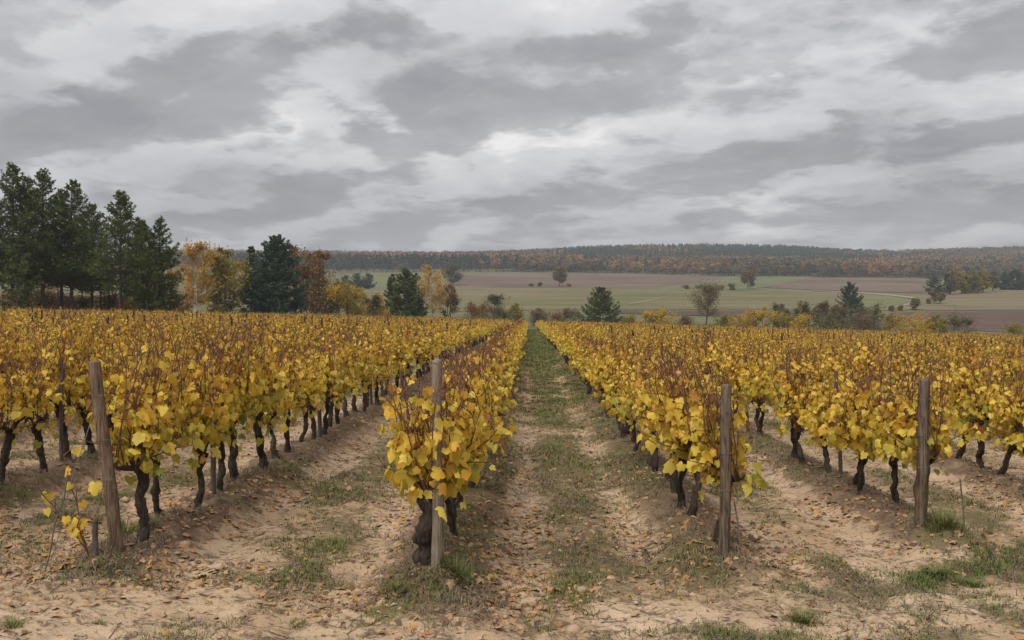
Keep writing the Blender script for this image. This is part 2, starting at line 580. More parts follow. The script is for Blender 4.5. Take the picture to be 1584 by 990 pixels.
def terrain(x, y):
    """land plus ridges under the vines, wheel tracks and clods"""
    x = np.asarray(x, float)
    y = np.asarray(y, float)
    z = terrain_far(x, y)
    nm = (y < 75) & (np.abs(x) < 70)
    if nm.any():
        xs, ys_ = x[nm], y[nm]
        gr, berm, head, track, foot, dr, along = near_masks(xs, ys_)
        fade = 1 - sstep(45, 75, ys_)
        b = .17 * berm * (.75 + .5 * fbm(xs * 1.3, ys_ * 1.3, 21, 3))
        lump = (fbm(xs * 2.6, ys_ * 3.0, 22, 4, .6) - .5) * (.11 + .09 * berm + .02 * head)
        rid = np.abs(fbm(xs * 3.6, ys_ * 6.0, 23, 3) - .5) * 2
        lump += (.25 - rid) * .06 * (1 - .4 * gr) * (1 - sstep(20, 40, ys_))
        fine = (fbm(xs * 11, ys_ * 16, 24, 3, .6) - .5) * .045 * (1 - sstep(12, 25, ys_))
        # tyre marks across the headland
        ty = np.sin((ys_ * .8 + xs * .25) * 5.0 + fbm(xs, ys_, 25, 2) * 4) * .012 * head
        z[nm] += (b + lump + fine + ty - .045 * track) * fade + .05 * foot
    return z


def ground_z(x, y):
    return float(terrain(np.array([x], float), np.array([y], float))[0])


def img_x(px, d):
    return (px - VX) / F_PX * d


def img_z(py, d):
    return CAM_H + (VY - py) / F_PX * d


D_S = np.geomspace(205, 1500, 900)


def on_land(px, py):
    """points of the land seen at photograph pixels (px, py), beyond the vineyard"""
    px = np.atleast_1d(np.asarray(px, float))
    py = np.atleast_1d(np.asarray(py, float))
    X = (px[:, None] - VX) / F_PX * D_S
    Zr = CAM_H + (VY - py[:, None]) / F_PX * D_S
    Zt = terrain_far(X, np.broadcast_to(D_S, X.shape))
    g = Zt - Zr
    hit = (g[:, :-1] < 0) & (g[:, 1:] >= 0)
    i = np.where(hit.any(1), hit.argmax(1), np.abs(g[:, :-1]).argmin(1))
    a = np.arange(len(px))
    g0, g1 = g[a, i], g[a, i + 1]
    t = np.clip(np.where(hit.any(1), -g0 / np.where(g1 - g0 == 0, 1, g1 - g0), 0), 0, 1)
    d = D_S[i] * (1 - t) + D_S[i + 1] * t
    return (px - VX) / F_PX * d, d


def build_ground():
    ys = np.concatenate([[-60, -30, -12, -4, 0, 2, 3.2], np.geomspace(4.0, 42, 440), np.geomspace(42, 2650, 330)[1:]])
    u = np.linspace(-1, 1, 421)
    YY, UU = np.meshgrid(ys, u, indexing='ij')
    XX = UU * (5.2 + .80 * np.maximum(YY, 0)) + np.where(YY < 0, UU * -YY, 0)
    x, y = XX.ravel(), YY.ravel()
    z = terrain(x, y)
    z = z - .14 * sstep(225, 262, y) * (1 - sstep(1000, 1100, y))
    gr, berm, head, track, foot, dr, along = near_masks(x, y)
    far = sstep(0, 14, y - row_end(x))
    nx = len(u)
    i = np.arange(len(ys) - 1)[:, None] * nx
    j = np.arange(nx - 1)[None, :]
    Q = np.stack([i + j, i + j + 1, i + nx + j + 1, i + nx + j], -1).reshape(-1, 4)
    me = mesh_np('ground', np.stack([x, y, z], -1), Q, [MAT['vineyard_soil']],
                 {'grass': gr, 'berm': np.clip(berm, 0, 1), 'far': far, 'sandy': np.clip(head + track, 0, 1)}, True)
    tag(link('ground', me), 'sandy vineyard ground with leaf litter running out to the hills', 'ground', kind='structure')


build_ground()


def field_patch(name, label, mat, top, bot, lift=.3, nx=60, ny=14):
    """a field sheet lying on the land between two boundary lines (photograph pixels)"""
    top = np.array(top, float)
    bot = np.array(bot, float)
    s = np.linspace(0, 1, nx)

    def along(P):
        L = np.concatenate([[0], np.cumsum(np.hypot(np.diff(P[:, 0]), np.diff(P[:, 1])))])
        L /= L[-1]
        return np.interp(s, L, P[:, 0]), np.interp(s, L, P[:, 1])
    tx, ty = along(top)
    bx, by = along(bot)
    t = np.linspace(0, 1, ny)[:, None]
    px = (bx * (1 - t) + tx * t).ravel()
    py = (by * (1 - t) + ty * t).ravel()
    X, Y = on_land(px, py)
    X = X + (fbm(X / 25, Y / 25, 31, 2) - .5) * 2.0
    Z = terrain_far(X, Y) + lift
    i = np.arange(ny - 1)[:, None] * nx
    j = np.arange(nx - 1)[None, :]
    Q = np.stack([i + j, i + j + 1, i + nx + j + 1, i + nx + j], -1).reshape(-1, 4)
    me = mesh_np(name, np.stack([X, Y, Z], -1), Q, [MAT[mat]], None, True)
    o = link(name, me)
    return tag(o, label, 'field', kind='structure')


field_patch('meadow', 'broad mixed green and tan field in the middle distance', 'mixed_field',
            [(560, 446), (700, 444), (880, 445), (1020, 446), (1160, 450), (1330, 452), (1400, 454)],
            [(560, 484), (700, 482), (880, 479), (1020, 479), (1160, 478), (1330, 480), (1400, 480)], .0, 90, 20)
field_patch('ploughed_field', 'purple brown ploughed field below the far wood', 'plough_purple',
            [(690, 428), (780, 422.5), (870, 422), (1000, 425), (1130, 429)],
            [(690, 444), (780, 444), (870, 444.5), (960, 446.5), (1020, 446)], .05)
field_patch('green_field', 'pale green strip of crop climbing to the wood edge', 'green_crop',
            [(1015, 446), (1060, 440), (1130, 429), (1200, 427.5), (1258, 428.5)],
            [(1022, 449), (1060, 449), (1120, 449), (1150, 449), (1185, 444)], .08)
field_patch('ploughed_field', 'mauve ploughed field at the foot of the right hill', 'plough_purple',
            [(1250, 429.5), (1330, 430), (1400, 431.5), (1440, 433)],
            [(1175, 445), (1260, 449), (1340, 452), (1440, 454)], .11)
field_patch('stubble_field', 'tan stubble field around the tree clump on the right', 'stubble',
            [(1385, 468), (1430, 453), (1500, 450), (1600, 448), (1680, 448)],
            [(1375, 478), (1430, 480), (1500, 480), (1600, 479), (1680, 478)], .04)
field_patch('ploughed_field', 'dark brown ploughed field beyond the vines at the right edge', 'plough_dark',
            [(1380, 483), (1450, 482), (1520, 481.5), (1600, 481), (1680, 481)],
            [(1340, 500), (1450, 508), (1520, 512), (1600, 515), (1680, 516)], .0)
field_patch('ploughed_strip', 'narrow dark ploughed strip behind the shrubs', 'plough_dark',
            [(960, 480.5), (1060, 481), (1160, 480), (1300, 482)], [(960, 485), (1060, 488), (1160, 490), (1300, 492)], .05)
field_patch('green_field', 'green pasture left of the ploughed field under the wood', 'green_crop',
            [(540, 423), (620, 422), (700, 424)], [(540, 445), (620, 445), (700, 444)], .03)
field_patch('dirt_track', 'short pale track crossing the middle field', 'track',
            [(972, 470.2), (1000, 466.0), (1032, 459.6)], [(970, 471.2), (1000, 467.2), (1032, 460.2)], .16, 30, 3)
field_patch('dirt_track', 'pale track curving round the green patch on the right', 'track',
            [(1255, 449.5), (1320, 452.5), (1375, 456.5), (1415, 461), (1420, 468), (1372, 478)],
            [(1255, 450.4), (1320, 453.6), (1372, 458), (1408, 462.5), (1408, 468), (1362, 479)], .2, 50, 3)
field_patch('green_field', 'small green patch inside the curve of the track', 'green_crop',
            [(1325, 457), (1365, 458.5), (1400, 463)], [(1325, 476), (1365, 476), (1392, 470)], .13)


# ------------------------------------------------------------------ vine leaf shapes
def leaf_shape(rng, lod):
    if lod == 0:
        half = [(.10, -.20), (.34, -.24), (.53, -.04), (.47, .13), (.57, .36), (.46, .54), (.33, .56), (.20, .82)]
        out = [(0, -.02)] + half + [(0, 1.0)] + [(-x, y) for x, y in half[::-1]]
        out = np.array(out)
        out[1:] *= (1 + (rng.random((len(out) - 1, 1)) - .5) * .22)
        ctr = np.array([[0, .2]])
        P = np.concatenate([ctr, out])
        P[:, 1] -= .0
        fold, droop = rng.uniform(.1, 1.0), rng.uniform(.1, 1.1)
        z = -fold * np.abs(P[:, 0]) ** 1.3 - droop * P[:, 1] ** 2 * .5 + (rng.random(len(P)) - .5) * .10
        z[0] = -.02
        V = np.column_stack([P, z])
        n = len(out)
        a = np.arange(n)
        F = np.stack([np.zeros(n, int), 1 + a, 1 + (a + 1) % n], -1)
        return V, F
    if lod == 1:
        P = np.array([(0, 0), (.42, -.08), (.52, .35), (.0, .95), (-.52, .35), (-.42, -.08)]) * (1 + (rng.random((6, 1)) - .5) * .2)
        z = -rng.uniform(.15, .5) * np.abs(P[:, 0]) - rng.uniform(0, .2) * P[:, 1] ** 2
        z[0] = .0
        return np.column_stack([P, z]), np.array([(0, 1, 2), (0, 2, 3), (0, 3, 4), (0, 4, 5)])
    P = np.array([(0, -.1, 0), (.5, .3, -.12), (0, .95, -.1), (-.5, .3, -.12)])
    return P, np.array([(0, 1, 2), (0, 2, 3)])


def vine_spec(rng, n_canes=13, n_leaves=300, spread=.56, thick=.13, big=1.0, hmax=1.62, side=0.0, green=0.0, high=0.0):
    """one vine: trunk line, arms, canes and leaf placement; rows run along local Y"""
    hz = rng.uniform(.56, .72)
    n = 9
    s = np.linspace(0, 1, n)
    lx, ly = rng.normal(0, .05), rng.normal(0, .07)
    trunk = np.column_stack([lx * s + np.cumsum(rng.normal(0, .018, n)), ly * s + np.cumsum(rng.normal(0, .026, n)), s * hz - .06 * (1 - s)])
    r0 = rng.uniform(.030, .045)
    tr = r0 * (1.25 - .45 * s + .65 * sstep(.72, 1, s)) * (1 + rng.normal(0, .14, n))
    top = trunk[-1]
    arms = []
    for sg in (-1, 1):
        L = rng.uniform(.12, .34)
        q = np.linspace(0, 1, 5)[:, None]
        end = top + np.array([rng.normal(0, .04), sg * L, rng.uniform(.02, .16)])
        p = top * (1 - q) + end * q + np.sin(q * np.pi) * np.array([rng.normal(0, .02), 0, rng.normal(0, .03)])
        p[0, 2] -= .02
        arms.append((p, np.linspace(r0 * .8, r0 * .42, 5)))
    canes = []
    for i in range(n_canes):
        a = arms[i % 2][0]
        st = a[rng.integers(1, 5)] + rng.normal(0, .015, 3)
        end = np.array([rng.normal(side, thick), st[1] + rng.normal(0, .22), hmax - .55 + .55 * rng.random() ** .8])
        end[1] = np.clip(end[1], -spread - .1, spread + .1)
        if i >= n_canes - 2:                                   # shoots that hang out sideways
            sg = rng.choice([-1, 1])
            end = np.array([side + sg * rng.uniform(.3, .5), rng.normal(0, .4), rng.uniform(.75, 1.15)])
        q = np.linspace(0, 1, 6)
        p = st + (end - st) * q[:, None]
        p[:, 2] = st[2] + (end[2] - st[2]) * q ** .9
        p += np.sin(q * np.pi)[:, None] * np.array([rng.normal(side * .3, .09), rng.normal(0, .09), 0]) + rng.normal(0, .012, (6, 3)) * q[:, None]
        canes.append(p)
    C = np.array(canes)
    k = rng.integers(0, n_canes, n_leaves)
    t = np.clip(.04 + rng.beta(1.45 + high, 2.1 - high, n_leaves) * .95, .05, .97)
    f = t * 5
    i0 = np.clip(f.astype(int), 0, 4)
    w = (f - i0)[:, None]
    pos = C[k, i0] * (1 - w) + C[k, i0 + 1] * w
    sg = np.where(rng.random(n_leaves) < .5, -1, 1)
    out = rng.uniform(.02, .20, n_leaves) * (1 - .45 * t)
    pos[:, 0] += sg * out
    pos[:, 1] += rng.normal(0, .10, n_leaves)
    pos[:, 1] = np.clip(pos[:, 1], -spread - .14, spread + .14)
    pos[:, 2] += rng.normal(-.02, .05, n_leaves)
    hem = rng.uniform(.58, .80) + .10 * np.sin(pos[:, 1] * rng.uniform(5, 11) + rng.uniform(0, 6))
    lo = (pos[:, 2] < hem) & (rng.random(n_leaves) < .87)
    pos[lo, 2] += rng.uniform(.15, .5, lo.sum())
    hang = rng.random(n_leaves) < .025
    pos[hang, 2] = rng.uniform(.50, .72, hang.sum())
    tip = np.column_stack([sg * rng.uniform(-.3, .7, n_leaves), rng.normal(0, .45, n_leaves), rng.uniform(-1.3, -.1, n_leaves)])
    nrm = np.column_stack([sg * rng.uniform(-.2, 1.0, n_leaves), rng.normal(0, .75, n_leaves), rng.uniform(-.2, .8, n_leaves)])
    M = frames(tip, nrm)
    zf = np.clip((pos[:, 2] - .6) / .9, 0, 1)
    size = big * np.clip(rng.normal(.077, .024, n_leaves), .03, .15) * (1.05 - .40 * zf)
    tint = .285 + .25 * zf + rng.normal(0, .105, n_leaves) - green * np.clip(1.1 - zf * 1.6, 0, 1) * rng.random(n_leaves)
    r = rng.random(n_leaves)
    tint = np.where(r < .04 + .10 * zf, rng.uniform(.62, 1, n_leaves), tint)
    tint = np.where(r > .97, rng.uniform(.06, .2, n_leaves), tint)
    return dict(cane=k, trunk=trunk, tr=tr, arms=arms, canes=canes, pos=pos, M=M, size=size, tint=np.clip(tint, .02, 1))


def trunk_geo(sp, rng, g=None, mat=0, sides=8):
    g = g or Geo()
    # densify for a gnarled surface
    q = np.linspace(0, len(sp['trunk']) - 1, 22 if sides > 6 else 9)
    P = np.column_stack([np.interp(q, np.arange(len(sp['trunk'])), sp['trunk'][:, i]) for i in range(3)])
    r = np.interp(q, np.arange(len(sp['tr'])), sp['tr'])
    V, Q = tube(P, r, sides, rng=rng, rough=.22)
    g.add(V, Q, 0, mat)
    g.add(V, tube_caps(len(P), sides), 0, mat)
    for p, rr in sp['arms']:
        V, Q = tube(p, rr, max(5, sides - 2), rng=rng, rough=.18)
        g.add(V, Q, 0, mat)
        g.add(V, tube_caps(len(p), max(5, sides - 2)), 0, mat)
    if sides > 6:                                               # spurs on the head
        for i in range(9):
            b = sp['arms'][i % 2][0][rng.integers(0, 5)]
            e = b + np.array([rng.normal(0, .05), rng.normal(0, .05), rng.uniform(.03, .11)])
            V, Q = tube([b, (b + e) / 2 + rng.normal(0, .008, 3), e], [.016, .012, .008], 5)
            g.add(V, Q, 0, mat)
            g.add(V, tube_caps(3, 5), 0, mat)
    return g


def cane_geo(p, g=None, mat=0, sides=4, r=(.0072, .0036), rng=None):
    g = g or Geo()
    V, Q = tube(p, np.linspace(r[0], r[1], len(p)), sides)
    g.add(V, Q, 0, mat)
    if rng is not None:                                         # side shoots
        for _ in range(5):
            i = rng.integers(2, len(p))
            e = p[i] + np.array([rng.normal(0, .07), rng.normal(0, .08), rng.uniform(-.02, .16)])
            V, Q = tube([p[i], (p[i] + e) / 2 + rng.normal(0, .01, 3), e], [r[1] * 1.1, r[1], r[1] * .6], 3)
            g.add(V, Q, 0, mat)
    return g


def dry_edge(rng, n):
    e = np.clip(rng.normal(.16, .16, n), 0, .5)
    e[0] = -.03
    return e


def foliage_geo(sp, rng, lod, sel=None, g=None, mat=0, grow=1.0):
    g = g or Geo()
    idx = np.arange(len(sp['pos'])) if sel is None else np.asarray(sel)
    kind = rng.integers(0, 4, len(idx))
    for q in range(4):
        ii = idx[kind == q]
        if not len(ii):
            continue
        V, F = leaf_shape(rng, lod)
        VV, FF = scatter(V, F, sp['M'][ii], sp['pos'][ii], sp['size'][ii] * grow)
        tv = np.repeat(sp['tint'][ii][:, None], len(V), 1)
        if lod == 0:
            tv = tv + dry_edge(rng, len(V))[None] * rng.choice([0, .4, 1.0], (len(ii), 1), p=[.5, .3, .2])
        g.add(VV, FF, tv.ravel(), mat)
    return g


# single-leaf meshes for the nearest vines (shape x colour), shared by all leaves
LEAF_TINTS = np.array([.06, .16, .25, .32, .38, .44, .50, .58, .68, .86])
_r = np.random.default_rng(5)
LEAF_ME = []
for ti in LEAF_TINTS:
    row = []
    for v in range(5):
        V, F = leaf_shape(_r, 0)
        row.append(Geo().add(V, F, ti + dry_edge(_r, len(V)) * [0, .3, 0, .7, 1.1][v]).mesh('leaf', [MAT['vine_leaf']], True))
    LEAF_ME.append(row)

ORD = ['first', 'second', 'third', 'fourth', 'fifth', 'sixth', 'seventh', 'eighth', 'ninth', 'tenth', 'eleventh', 'twelfth']
ROW_DESC = {0: 'the pale split post by the grass path', -1: 'the leaning brown post on the left',
            1: 'the dark post right of the grass path', 2: 'the grey topped post on the right'}


def from_matrix(M, size, pos):
    from mathutils import Matrix
    m = Matrix([[M[0, 0] * size, M[0, 1] * size, M[0, 2] * size, pos[0]],
                [M[1, 0] * size, M[1, 1] * size, M[1, 2] * size, pos[1]],
                [M[2, 0] * size, M[2, 1] * size, M[2, 2] * size, pos[2]], [0, 0, 0, 1]])
    return m


def build_vines():
    rng = np.random.default_rng(77)
    spots = []
    for k, (x, y0) in ROWS.items():
        y = y0 + .42
        n = 0
        r = np.random.default_rng(1000 + k)
        lim = row_end(x)
        while y < lim:
            if n < 6 or r.random() > .06:
                spots.append((k, n, x + r.normal(0, .04), y + r.normal(0, .10)))
            y += .68
            n += 1
    near, far = [], []
    for s in spots:
        k, n, x, y = s
        if abs(x + .02 * y) > .65 * y + 2.0:
            continue
        (near if y < 42 else far).append(s)
    near.sort(key=lambda s: math.hypot(s[2], s[3]))
    far = near[300:] + far
    near = near[:300]
    # shared variants for individuals that stand further back
    var = []
    for v in range(12):
        sp = vine_spec(rng, int(rng.integers(18, 28)), [420, 490, 320, 450, 210, 390][v % 6], green=.06 if v % 3 else .25, hmax=rng.uniform(1.58, 1.80), high=.38)
        tm = trunk_geo(sp, rng).mesh('vine_trunk', [MAT['vine_bark']], True)
        g = Geo()
        for p in sp['canes']:
            cane_geo(p, g, rng=rng)
        cm = g.mesh('vine_canes', [MAT['cane_bark']])
        fm = foliage_geo(sp, rng, 0 if v < 6 else 1).mesh('vine_foliage', [MAT['vine_leaf']])
        var.append((tm, cm, fm))
    seen = {}
    close_n = {0: 6, -1: 5, 1: 5, 2: 3}
    for k, n, x, y in near:
        z = ground_z(x, y) - .03
        if k in ROW_DESC:
            if n < 12:
                lab = f'{ORD[n]} yellow leaved grapevine in the row behind {ROW_DESC[k]}'
                grp = None
            else:
                lab = f'yellow leaved grapevine further along the row behind {ROW_DESC[k]}'
                grp = f'vines further along the row behind {ROW_DESC[k]}'
            if k == 0 and n == 0:
                lab = 'old thick grapevine with large drooping yellow leaves against the pale split post'
        else:
            sd = 'left of the row with the leaning brown post' if k < 0 else 'right of the row with the grey topped post'
            m = abs(k) - (1 if k < 0 else 2)
            w = ORD[m - 1] if m <= 12 else 'distant'
            seen[k] = seen.get(k, -1) + 1
            sd = sd.replace('row with the ', '')
            c = seen[k]
            lab = f'{ORD[c]} nearest vine in the {w} row {sd}' if c < 12 else f'vine far along the {w} row {sd}'
            grp = f'vines in the {w} row {sd}' if c < 12 else f'vines far along the {w} row {sd}'
        t = thing('grapevine', lab, 'grapevine', (x, y, z), 0, grp or f'vines in the row behind {ROW_DESC[k]}')
        if n < close_n.get(k, 0):
            first = (k == 0 and n == 0)
            if first:
                t.location.x -= .10
            if first:
                sp = vine_spec(rng, 34, 420, .42, .24, 1.12, 1.72)
                sp['tr'] = sp['tr'] * 2.0 * rng.uniform(.8, 1.2, len(sp['tr']))
                sp['arms'] = [(p, r * 1.7) for p, r in sp['arms']]
            else:
                sp = vine_spec(rng, 27, 430, side=-.03 if k > 0 else .03, green=.42 if k == -1 else .08, hmax=1.86 if k == -1 else 1.72)
            if n == 0 and not first:                            # the row begins behind its end post
                low_y = sp['pos'][:, 1] < -.24
                sp['pos'][low_y, 1] = rng.uniform(-.24, .35, low_y.sum())
                for p in sp['canes']:
                    p[:, 1] = np.maximum(p[:, 1], -.26)
            tr = link('trunk', trunk_geo(sp, rng, sides=10).mesh('vine_trunk', [MAT['vine_bark']], True), t)
            stems = []
            for p in sp['canes']:
                stems.append(None)
                stems[-1] = link('cane', cane_geo(p, rng=rng).mesh('cane', [MAT['cane_bark']]), t)
            # leaves that face the viewer are single pieces, the rest stay joined
            d = sp['pos'] @ unit(np.array([-x, -y, .3]))
            want = min(len(d), 200 if n < 3 else 130)
            front = np.argsort(-(d + rng.normal(0, .12, len(d))))[:want]
            rest = np.setdiff1d(np.arange(len(d)), front)
            for i in front:
                ti = int(np.abs(LEAF_TINTS - sp['tint'][i]).argmin())
                o = link('leaf', LEAF_ME[ti][i % 5], stems[sp['cane'][i]])
                o.matrix_local = from_matrix(sp['M'][i], sp['size'][i], sp['pos'][i])
            f = link('foliage', foliage_geo(sp, rng, 0, rest).mesh('vine_foliage', [MAT['vine_leaf']]), t)
            f['kind'] = 'stuff'
        else:
            dd = math.hypot(x, y)
            tm, cm, fm = var[int(rng.integers(0, 6)) if dd < 22 else int(rng.integers(0, 12))]
            t.rotation_euler = (0, rng.normal(0, .03), rng.choice([0, math.pi]) + rng.normal(0, .12))
            sc = rng.uniform(.92, 1.08)
            t.scale = (sc, sc, sc * rng.uniform(.86, 1.08))
            link('trunk', tm, t)
            link('canes', cm, t)['kind'] = 'stuff'
            link('foliage', fm, t)['kind'] = 'stuff'
    # ---- the vines beyond, one mass, instanced by geometry nodes
    src = []
    for v in range(8):
        sp = vine_spec(rng, 12, [265, 240, 175, 275, 120, 250, 230, 265][v], green=.04, hmax=rng.uniform(1.50, 1.68), high=.55)
        g = Geo()
        trunk_geo(sp, rng, g, 0, 5)
        for p in sp['canes']:
            cane_geo(p, g, 1, 3, (.0065, .0035), rng)
        if v % 4 == 0:
            V, Q = tube([(0, .4, 0), (0, .4, 1.55)], .035, 6)
            g.add(V, Q, 0, 0)
        foliage_geo(sp, rng, 2, None, g, 2, 1.18)
        src.append(g.mesh('far_vine', [MAT['vine_bark'], MAT['cane_bark'], MAT['vine_leaf_far']]))
    fx = np.array([s[2] for s in far])
    fy = np.array([s[3] for s in far])
    fz = terrain(fx, fy) - .03
    o = instancer('vine_rows', np.column_stack([fx, fy, fz]), src,
                  np.where(rng.random(len(fx)) < .5, 0, math.pi) + rng.normal(0, .12, len(fx)), rng.uniform(.9, 1.1, len(fx)), rng)
    tag(o, 'rows of yellow and rust coloured vines running to the far end of the vineyard', 'vine rows', kind='stuff')
    return spots


def instancer(name, P, meshes, rotz, scale, rng, zs=None):
    """ONE object whose points carry copies of a few meshes"""
    n = len(P)
    me = bpy.data.meshes.new(name)
    me.vertices.add(n)
    me.vertices.foreach_set('co', np.asarray(P, np.float32).ravel())
    a = me.attributes.new('rot', 'FLOAT_VECTOR', 'POINT')
    a.data.foreach_set('vector', np.column_stack([np.zeros(n), np.zeros(n), rotz]).astype(np.float32).ravel())
    a = me.attributes.new('scl', 'FLOAT_VECTOR', 'POINT')
    z = scale if zs is None else zs
    a.data.foreach_set('vector', np.column_stack([scale, scale, z]).astype(np.float32).ravel())
    a = me.attributes.new('pick', 'INT', 'POINT')
    a.data.foreach_set('value', rng.integers(0, len(meshes), n).astype(np.int32))
    me.update()
    o = link(name, me)
    ng = bpy.data.node_groups.new(name + '_nodes', 'GeometryNodeTree')
    ng.interface.new_socket('Geometry', in_out='INPUT', socket_type='NodeSocketGeometry')
    ng.interface.new_socket('Geometry', in_out='OUTPUT', socket_type='NodeSocketGeometry')
    N, L = ng.nodes, ng.links
    gi, go = N.new('NodeGroupInput'), N.new('NodeGroupOutput')
    jn = N.new('GeometryNodeJoinGeometry')
    for i, m in enumerate(meshes):
        so = bpy.data.objects.new(m.name, m)                    # never linked to the scene
        oi = N.new('GeometryNodeObjectInfo')
        oi.inputs['Object'].default_value = so
        oi.inputs['As Instance'].default_value = True
        L.new(oi.outputs['Geometry'], jn.inputs[0])

    def na(attr, typ):
        q = N.new('GeometryNodeInputNamedAttribute')
        q.data_type = typ
        q.inputs['Name'].default_value = attr
        return q.outputs[0]
    ip = N.new('GeometryNodeInstanceOnPoints')
    m2p = N.new('GeometryNodeMeshToPoints')
    L.new(gi.outputs[0], m2p.inputs['Mesh'])
    L.new(m2p.outputs[0], ip.inputs['Points'])
    L.new(jn.outputs[0], ip.inputs['Instance'])
    ip.inputs['Pick Instance'].default_value = True
    L.new(na('pick', 'INT'), ip.inputs['Instance Index'])
    e2r = N.new('FunctionNodeEulerToRotation')
    L.new(na('rot', 'FLOAT_VECTOR'), e2r.inputs[0])
    L.new(e2r.outputs[0], ip.inputs['Rotation'])
    L.new(na('scl', 'FLOAT_VECTOR'), ip.inputs['Scale'])
    L.new(ip.outputs[0], go.inputs[0])
    md = o.modifiers.new('copies', 'NODES')
    md.node_group = ng
    return o


# ------------------------------------------------------------------ conifers and broadleaf trees
def needle_tuft_set(rng, centers, dirs, blades, length, width, tint):
    """star-shaped tufts of flat needle sprays"""
    n = len(centers)
    c = np.repeat(centers, blades, 0)
    d = np.repeat(dirs, blades, 0)
    a = unit(d * .75 + rng.normal(0, .62, (n * blades, 3)) + np.array([0, 0, .15]))
    side = unit(np.cross(a, rng.normal(0, 1, (n * blades, 3))))
    L = np.repeat(np.broadcast_to(length, (n,)), blades)[:, None] * rng.uniform(.6, 1.25, (n * blades, 1))
    W = width * rng.uniform(.5, 1.3, (n * blades, 1))
    V = np.stack([c - side * W * .35, c + a * L * .55 - side * W * .5, c + a * L, c + a * L * .5 + side * W * .5], 1)
    F = np.arange(n * blades * 4).reshape(-1, 4)
    t = np.repeat(np.repeat(tint, blades) + rng.normal(0, .10, n * blades), 4)
    return V.reshape(-1, 3), F, np.clip(t, 0, 1)


def conifer(rng, h, r_max, z0, n_br=70, tuft=7, blade=(.5, .14), up=.35, top_open=.5, sub=10, shape=1.0):
    """trunk, branches and crown meshes of a pine; z0 = lowest branch as a share of h"""
    n = 12
    s = np.linspace(0, 1, n)
    P = np.column_stack([np.cumsum(rng.normal(0, .012 * h / n, n)), np.cumsum(rng.normal(0, .012 * h / n, n)), s * h * .985 - .3 * (1 - s)])
    r = .0125 * h * (1 - s) ** .85 + .02
    tg = Geo()
    V, Q = tube(P, r, 8, rng=rng, rough=.08)
    tg.add(V, Q)
    bg, cg = Geo(), Geo()
    if z0 > .12:                                                # dead stubs on the bare stem
        for i in range(14):
            f = rng.uniform(.12, z0)
            a = rng.uniform(0, 6.28)
            b = np.array([np.interp(f, s, P[:, j]) for j in range(3)])
            e = b + np.array([math.cos(a), math.sin(a), rng.uniform(-.3, .1)]) * rng.uniform(.5, .28 * r_max + .6)
            V, Q = tube([b, (b + e) / 2 + np.array([0, 0, .1]), e], [.035, .025, .01], 4)
            bg.add(V, Q)
    cen, dr, tn, bl = [], [], [], []
    nwh = max(7, int(n_br / 5.2))
    wh = z0 + (.97 - z0) * np.linspace(0, 1, nwh) ** .95
    fs = np.concatenate([w + rng.normal(0, .006, rng.integers(4, 7)) for w in wh])
    for f in fs:
        q = np.clip((f - z0) / (1 - z0), 0, 1)
        prof = (1 - q) ** (.80 * shape) * (.60 + .40 * min(1, q * 5 + .3))
        L = r_max * prof * rng.uniform(.62, 1.15) + .012 * h
        a = rng.uniform(0, 2 * math.pi)
        el = (-.22 + .95 * q + rng.normal(0, .12)) * up * 2
        b = np.array([np.interp(f, s, P[:, j]) for j in range(3)])
        dv = np.array([math.cos(a) * math.cos(el), math.sin(a) * math.cos(el), math.sin(el)])
        m = 6
        t = np.linspace(0, 1, m)[:, None]
        pts = b + dv * L * t + np.array([0, 0, 1]) * L * .30 * (t ** 2.4) - np.array([0, 0, 1]) * L * .08 * np.sin(t * np.pi) * (1 - q)
        V, Q = tube(pts, np.linspace(.0032 * h * (1.15 - q) + .012, .012, m), 4)
        bg.add(V, Q)
        ns = max(4, int(sub * (.35 + 1.1 * L / r_max)))
        tt = 1 - rng.random(ns) ** 1.1 * .72
        base = np.column_stack([np.interp(tt, t[:, 0], pts[:, j]) for j in range(3)])
        lat = np.cross(dv, [0, 0, 1.0])
        off = rng.normal(0, .20, ns) * L * (1.2 - tt * .85)
        cpos = base + lat * off[:, None] + np.array([0, 0, 1]) * (np.abs(rng.normal(0, .035, ns)) * L)[:, None]
        cen.append(cpos)
        dd = unit(dv[None] * .7 + lat * np.sign(off)[:, None] * .45 + np.array([0, 0, .75]))
        dr.append(dd)
        tn.append(.20 + .25 * q + .34 * tt + rng.normal(0, .10, ns))  # lit top and tips, shaded inside of the crown painted into the tint
        bl.append(np.full(ns, blade[0] * (1.08 - .5 * q)))
    cen.append(P[-1] + rng.normal(0, .12, (8, 3)) + np.column_stack([np.zeros(8), np.zeros(8), -rng.random(8) * h * .05]))
    dr.append(np.tile([0, 0, 1.0], (8, 1)))
    tn.append(np.full(8, .6))
    bl.append(np.full(8, blade[0] * .6))
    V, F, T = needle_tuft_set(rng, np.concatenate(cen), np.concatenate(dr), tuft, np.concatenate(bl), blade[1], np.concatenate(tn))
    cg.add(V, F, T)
    return tg, bg, cg


def leaf_quads(rng, pos, outw, size, tint):
    n = len(pos)
    nrm = unit(outw * .6 + rng.normal(0, .7, (n, 3)) + np.array([0, 0, .25]))
    tip = rng.normal(0, 1, (n, 3)) + np.array([0, 0, -.3])
    M = frames(tip, nrm)
    B = np.array([(0, -.5, 0), (.42, 0, -.06), (0, .55, 0), (-.42, 0, -.06)])
    V, F = scatter(B, np.array([(0, 1, 2, 3)]), M, pos, size * rng.uniform(.6, 1.3, n))
    return V, F, np.repeat(np.clip(tint, 0, 1), 4)


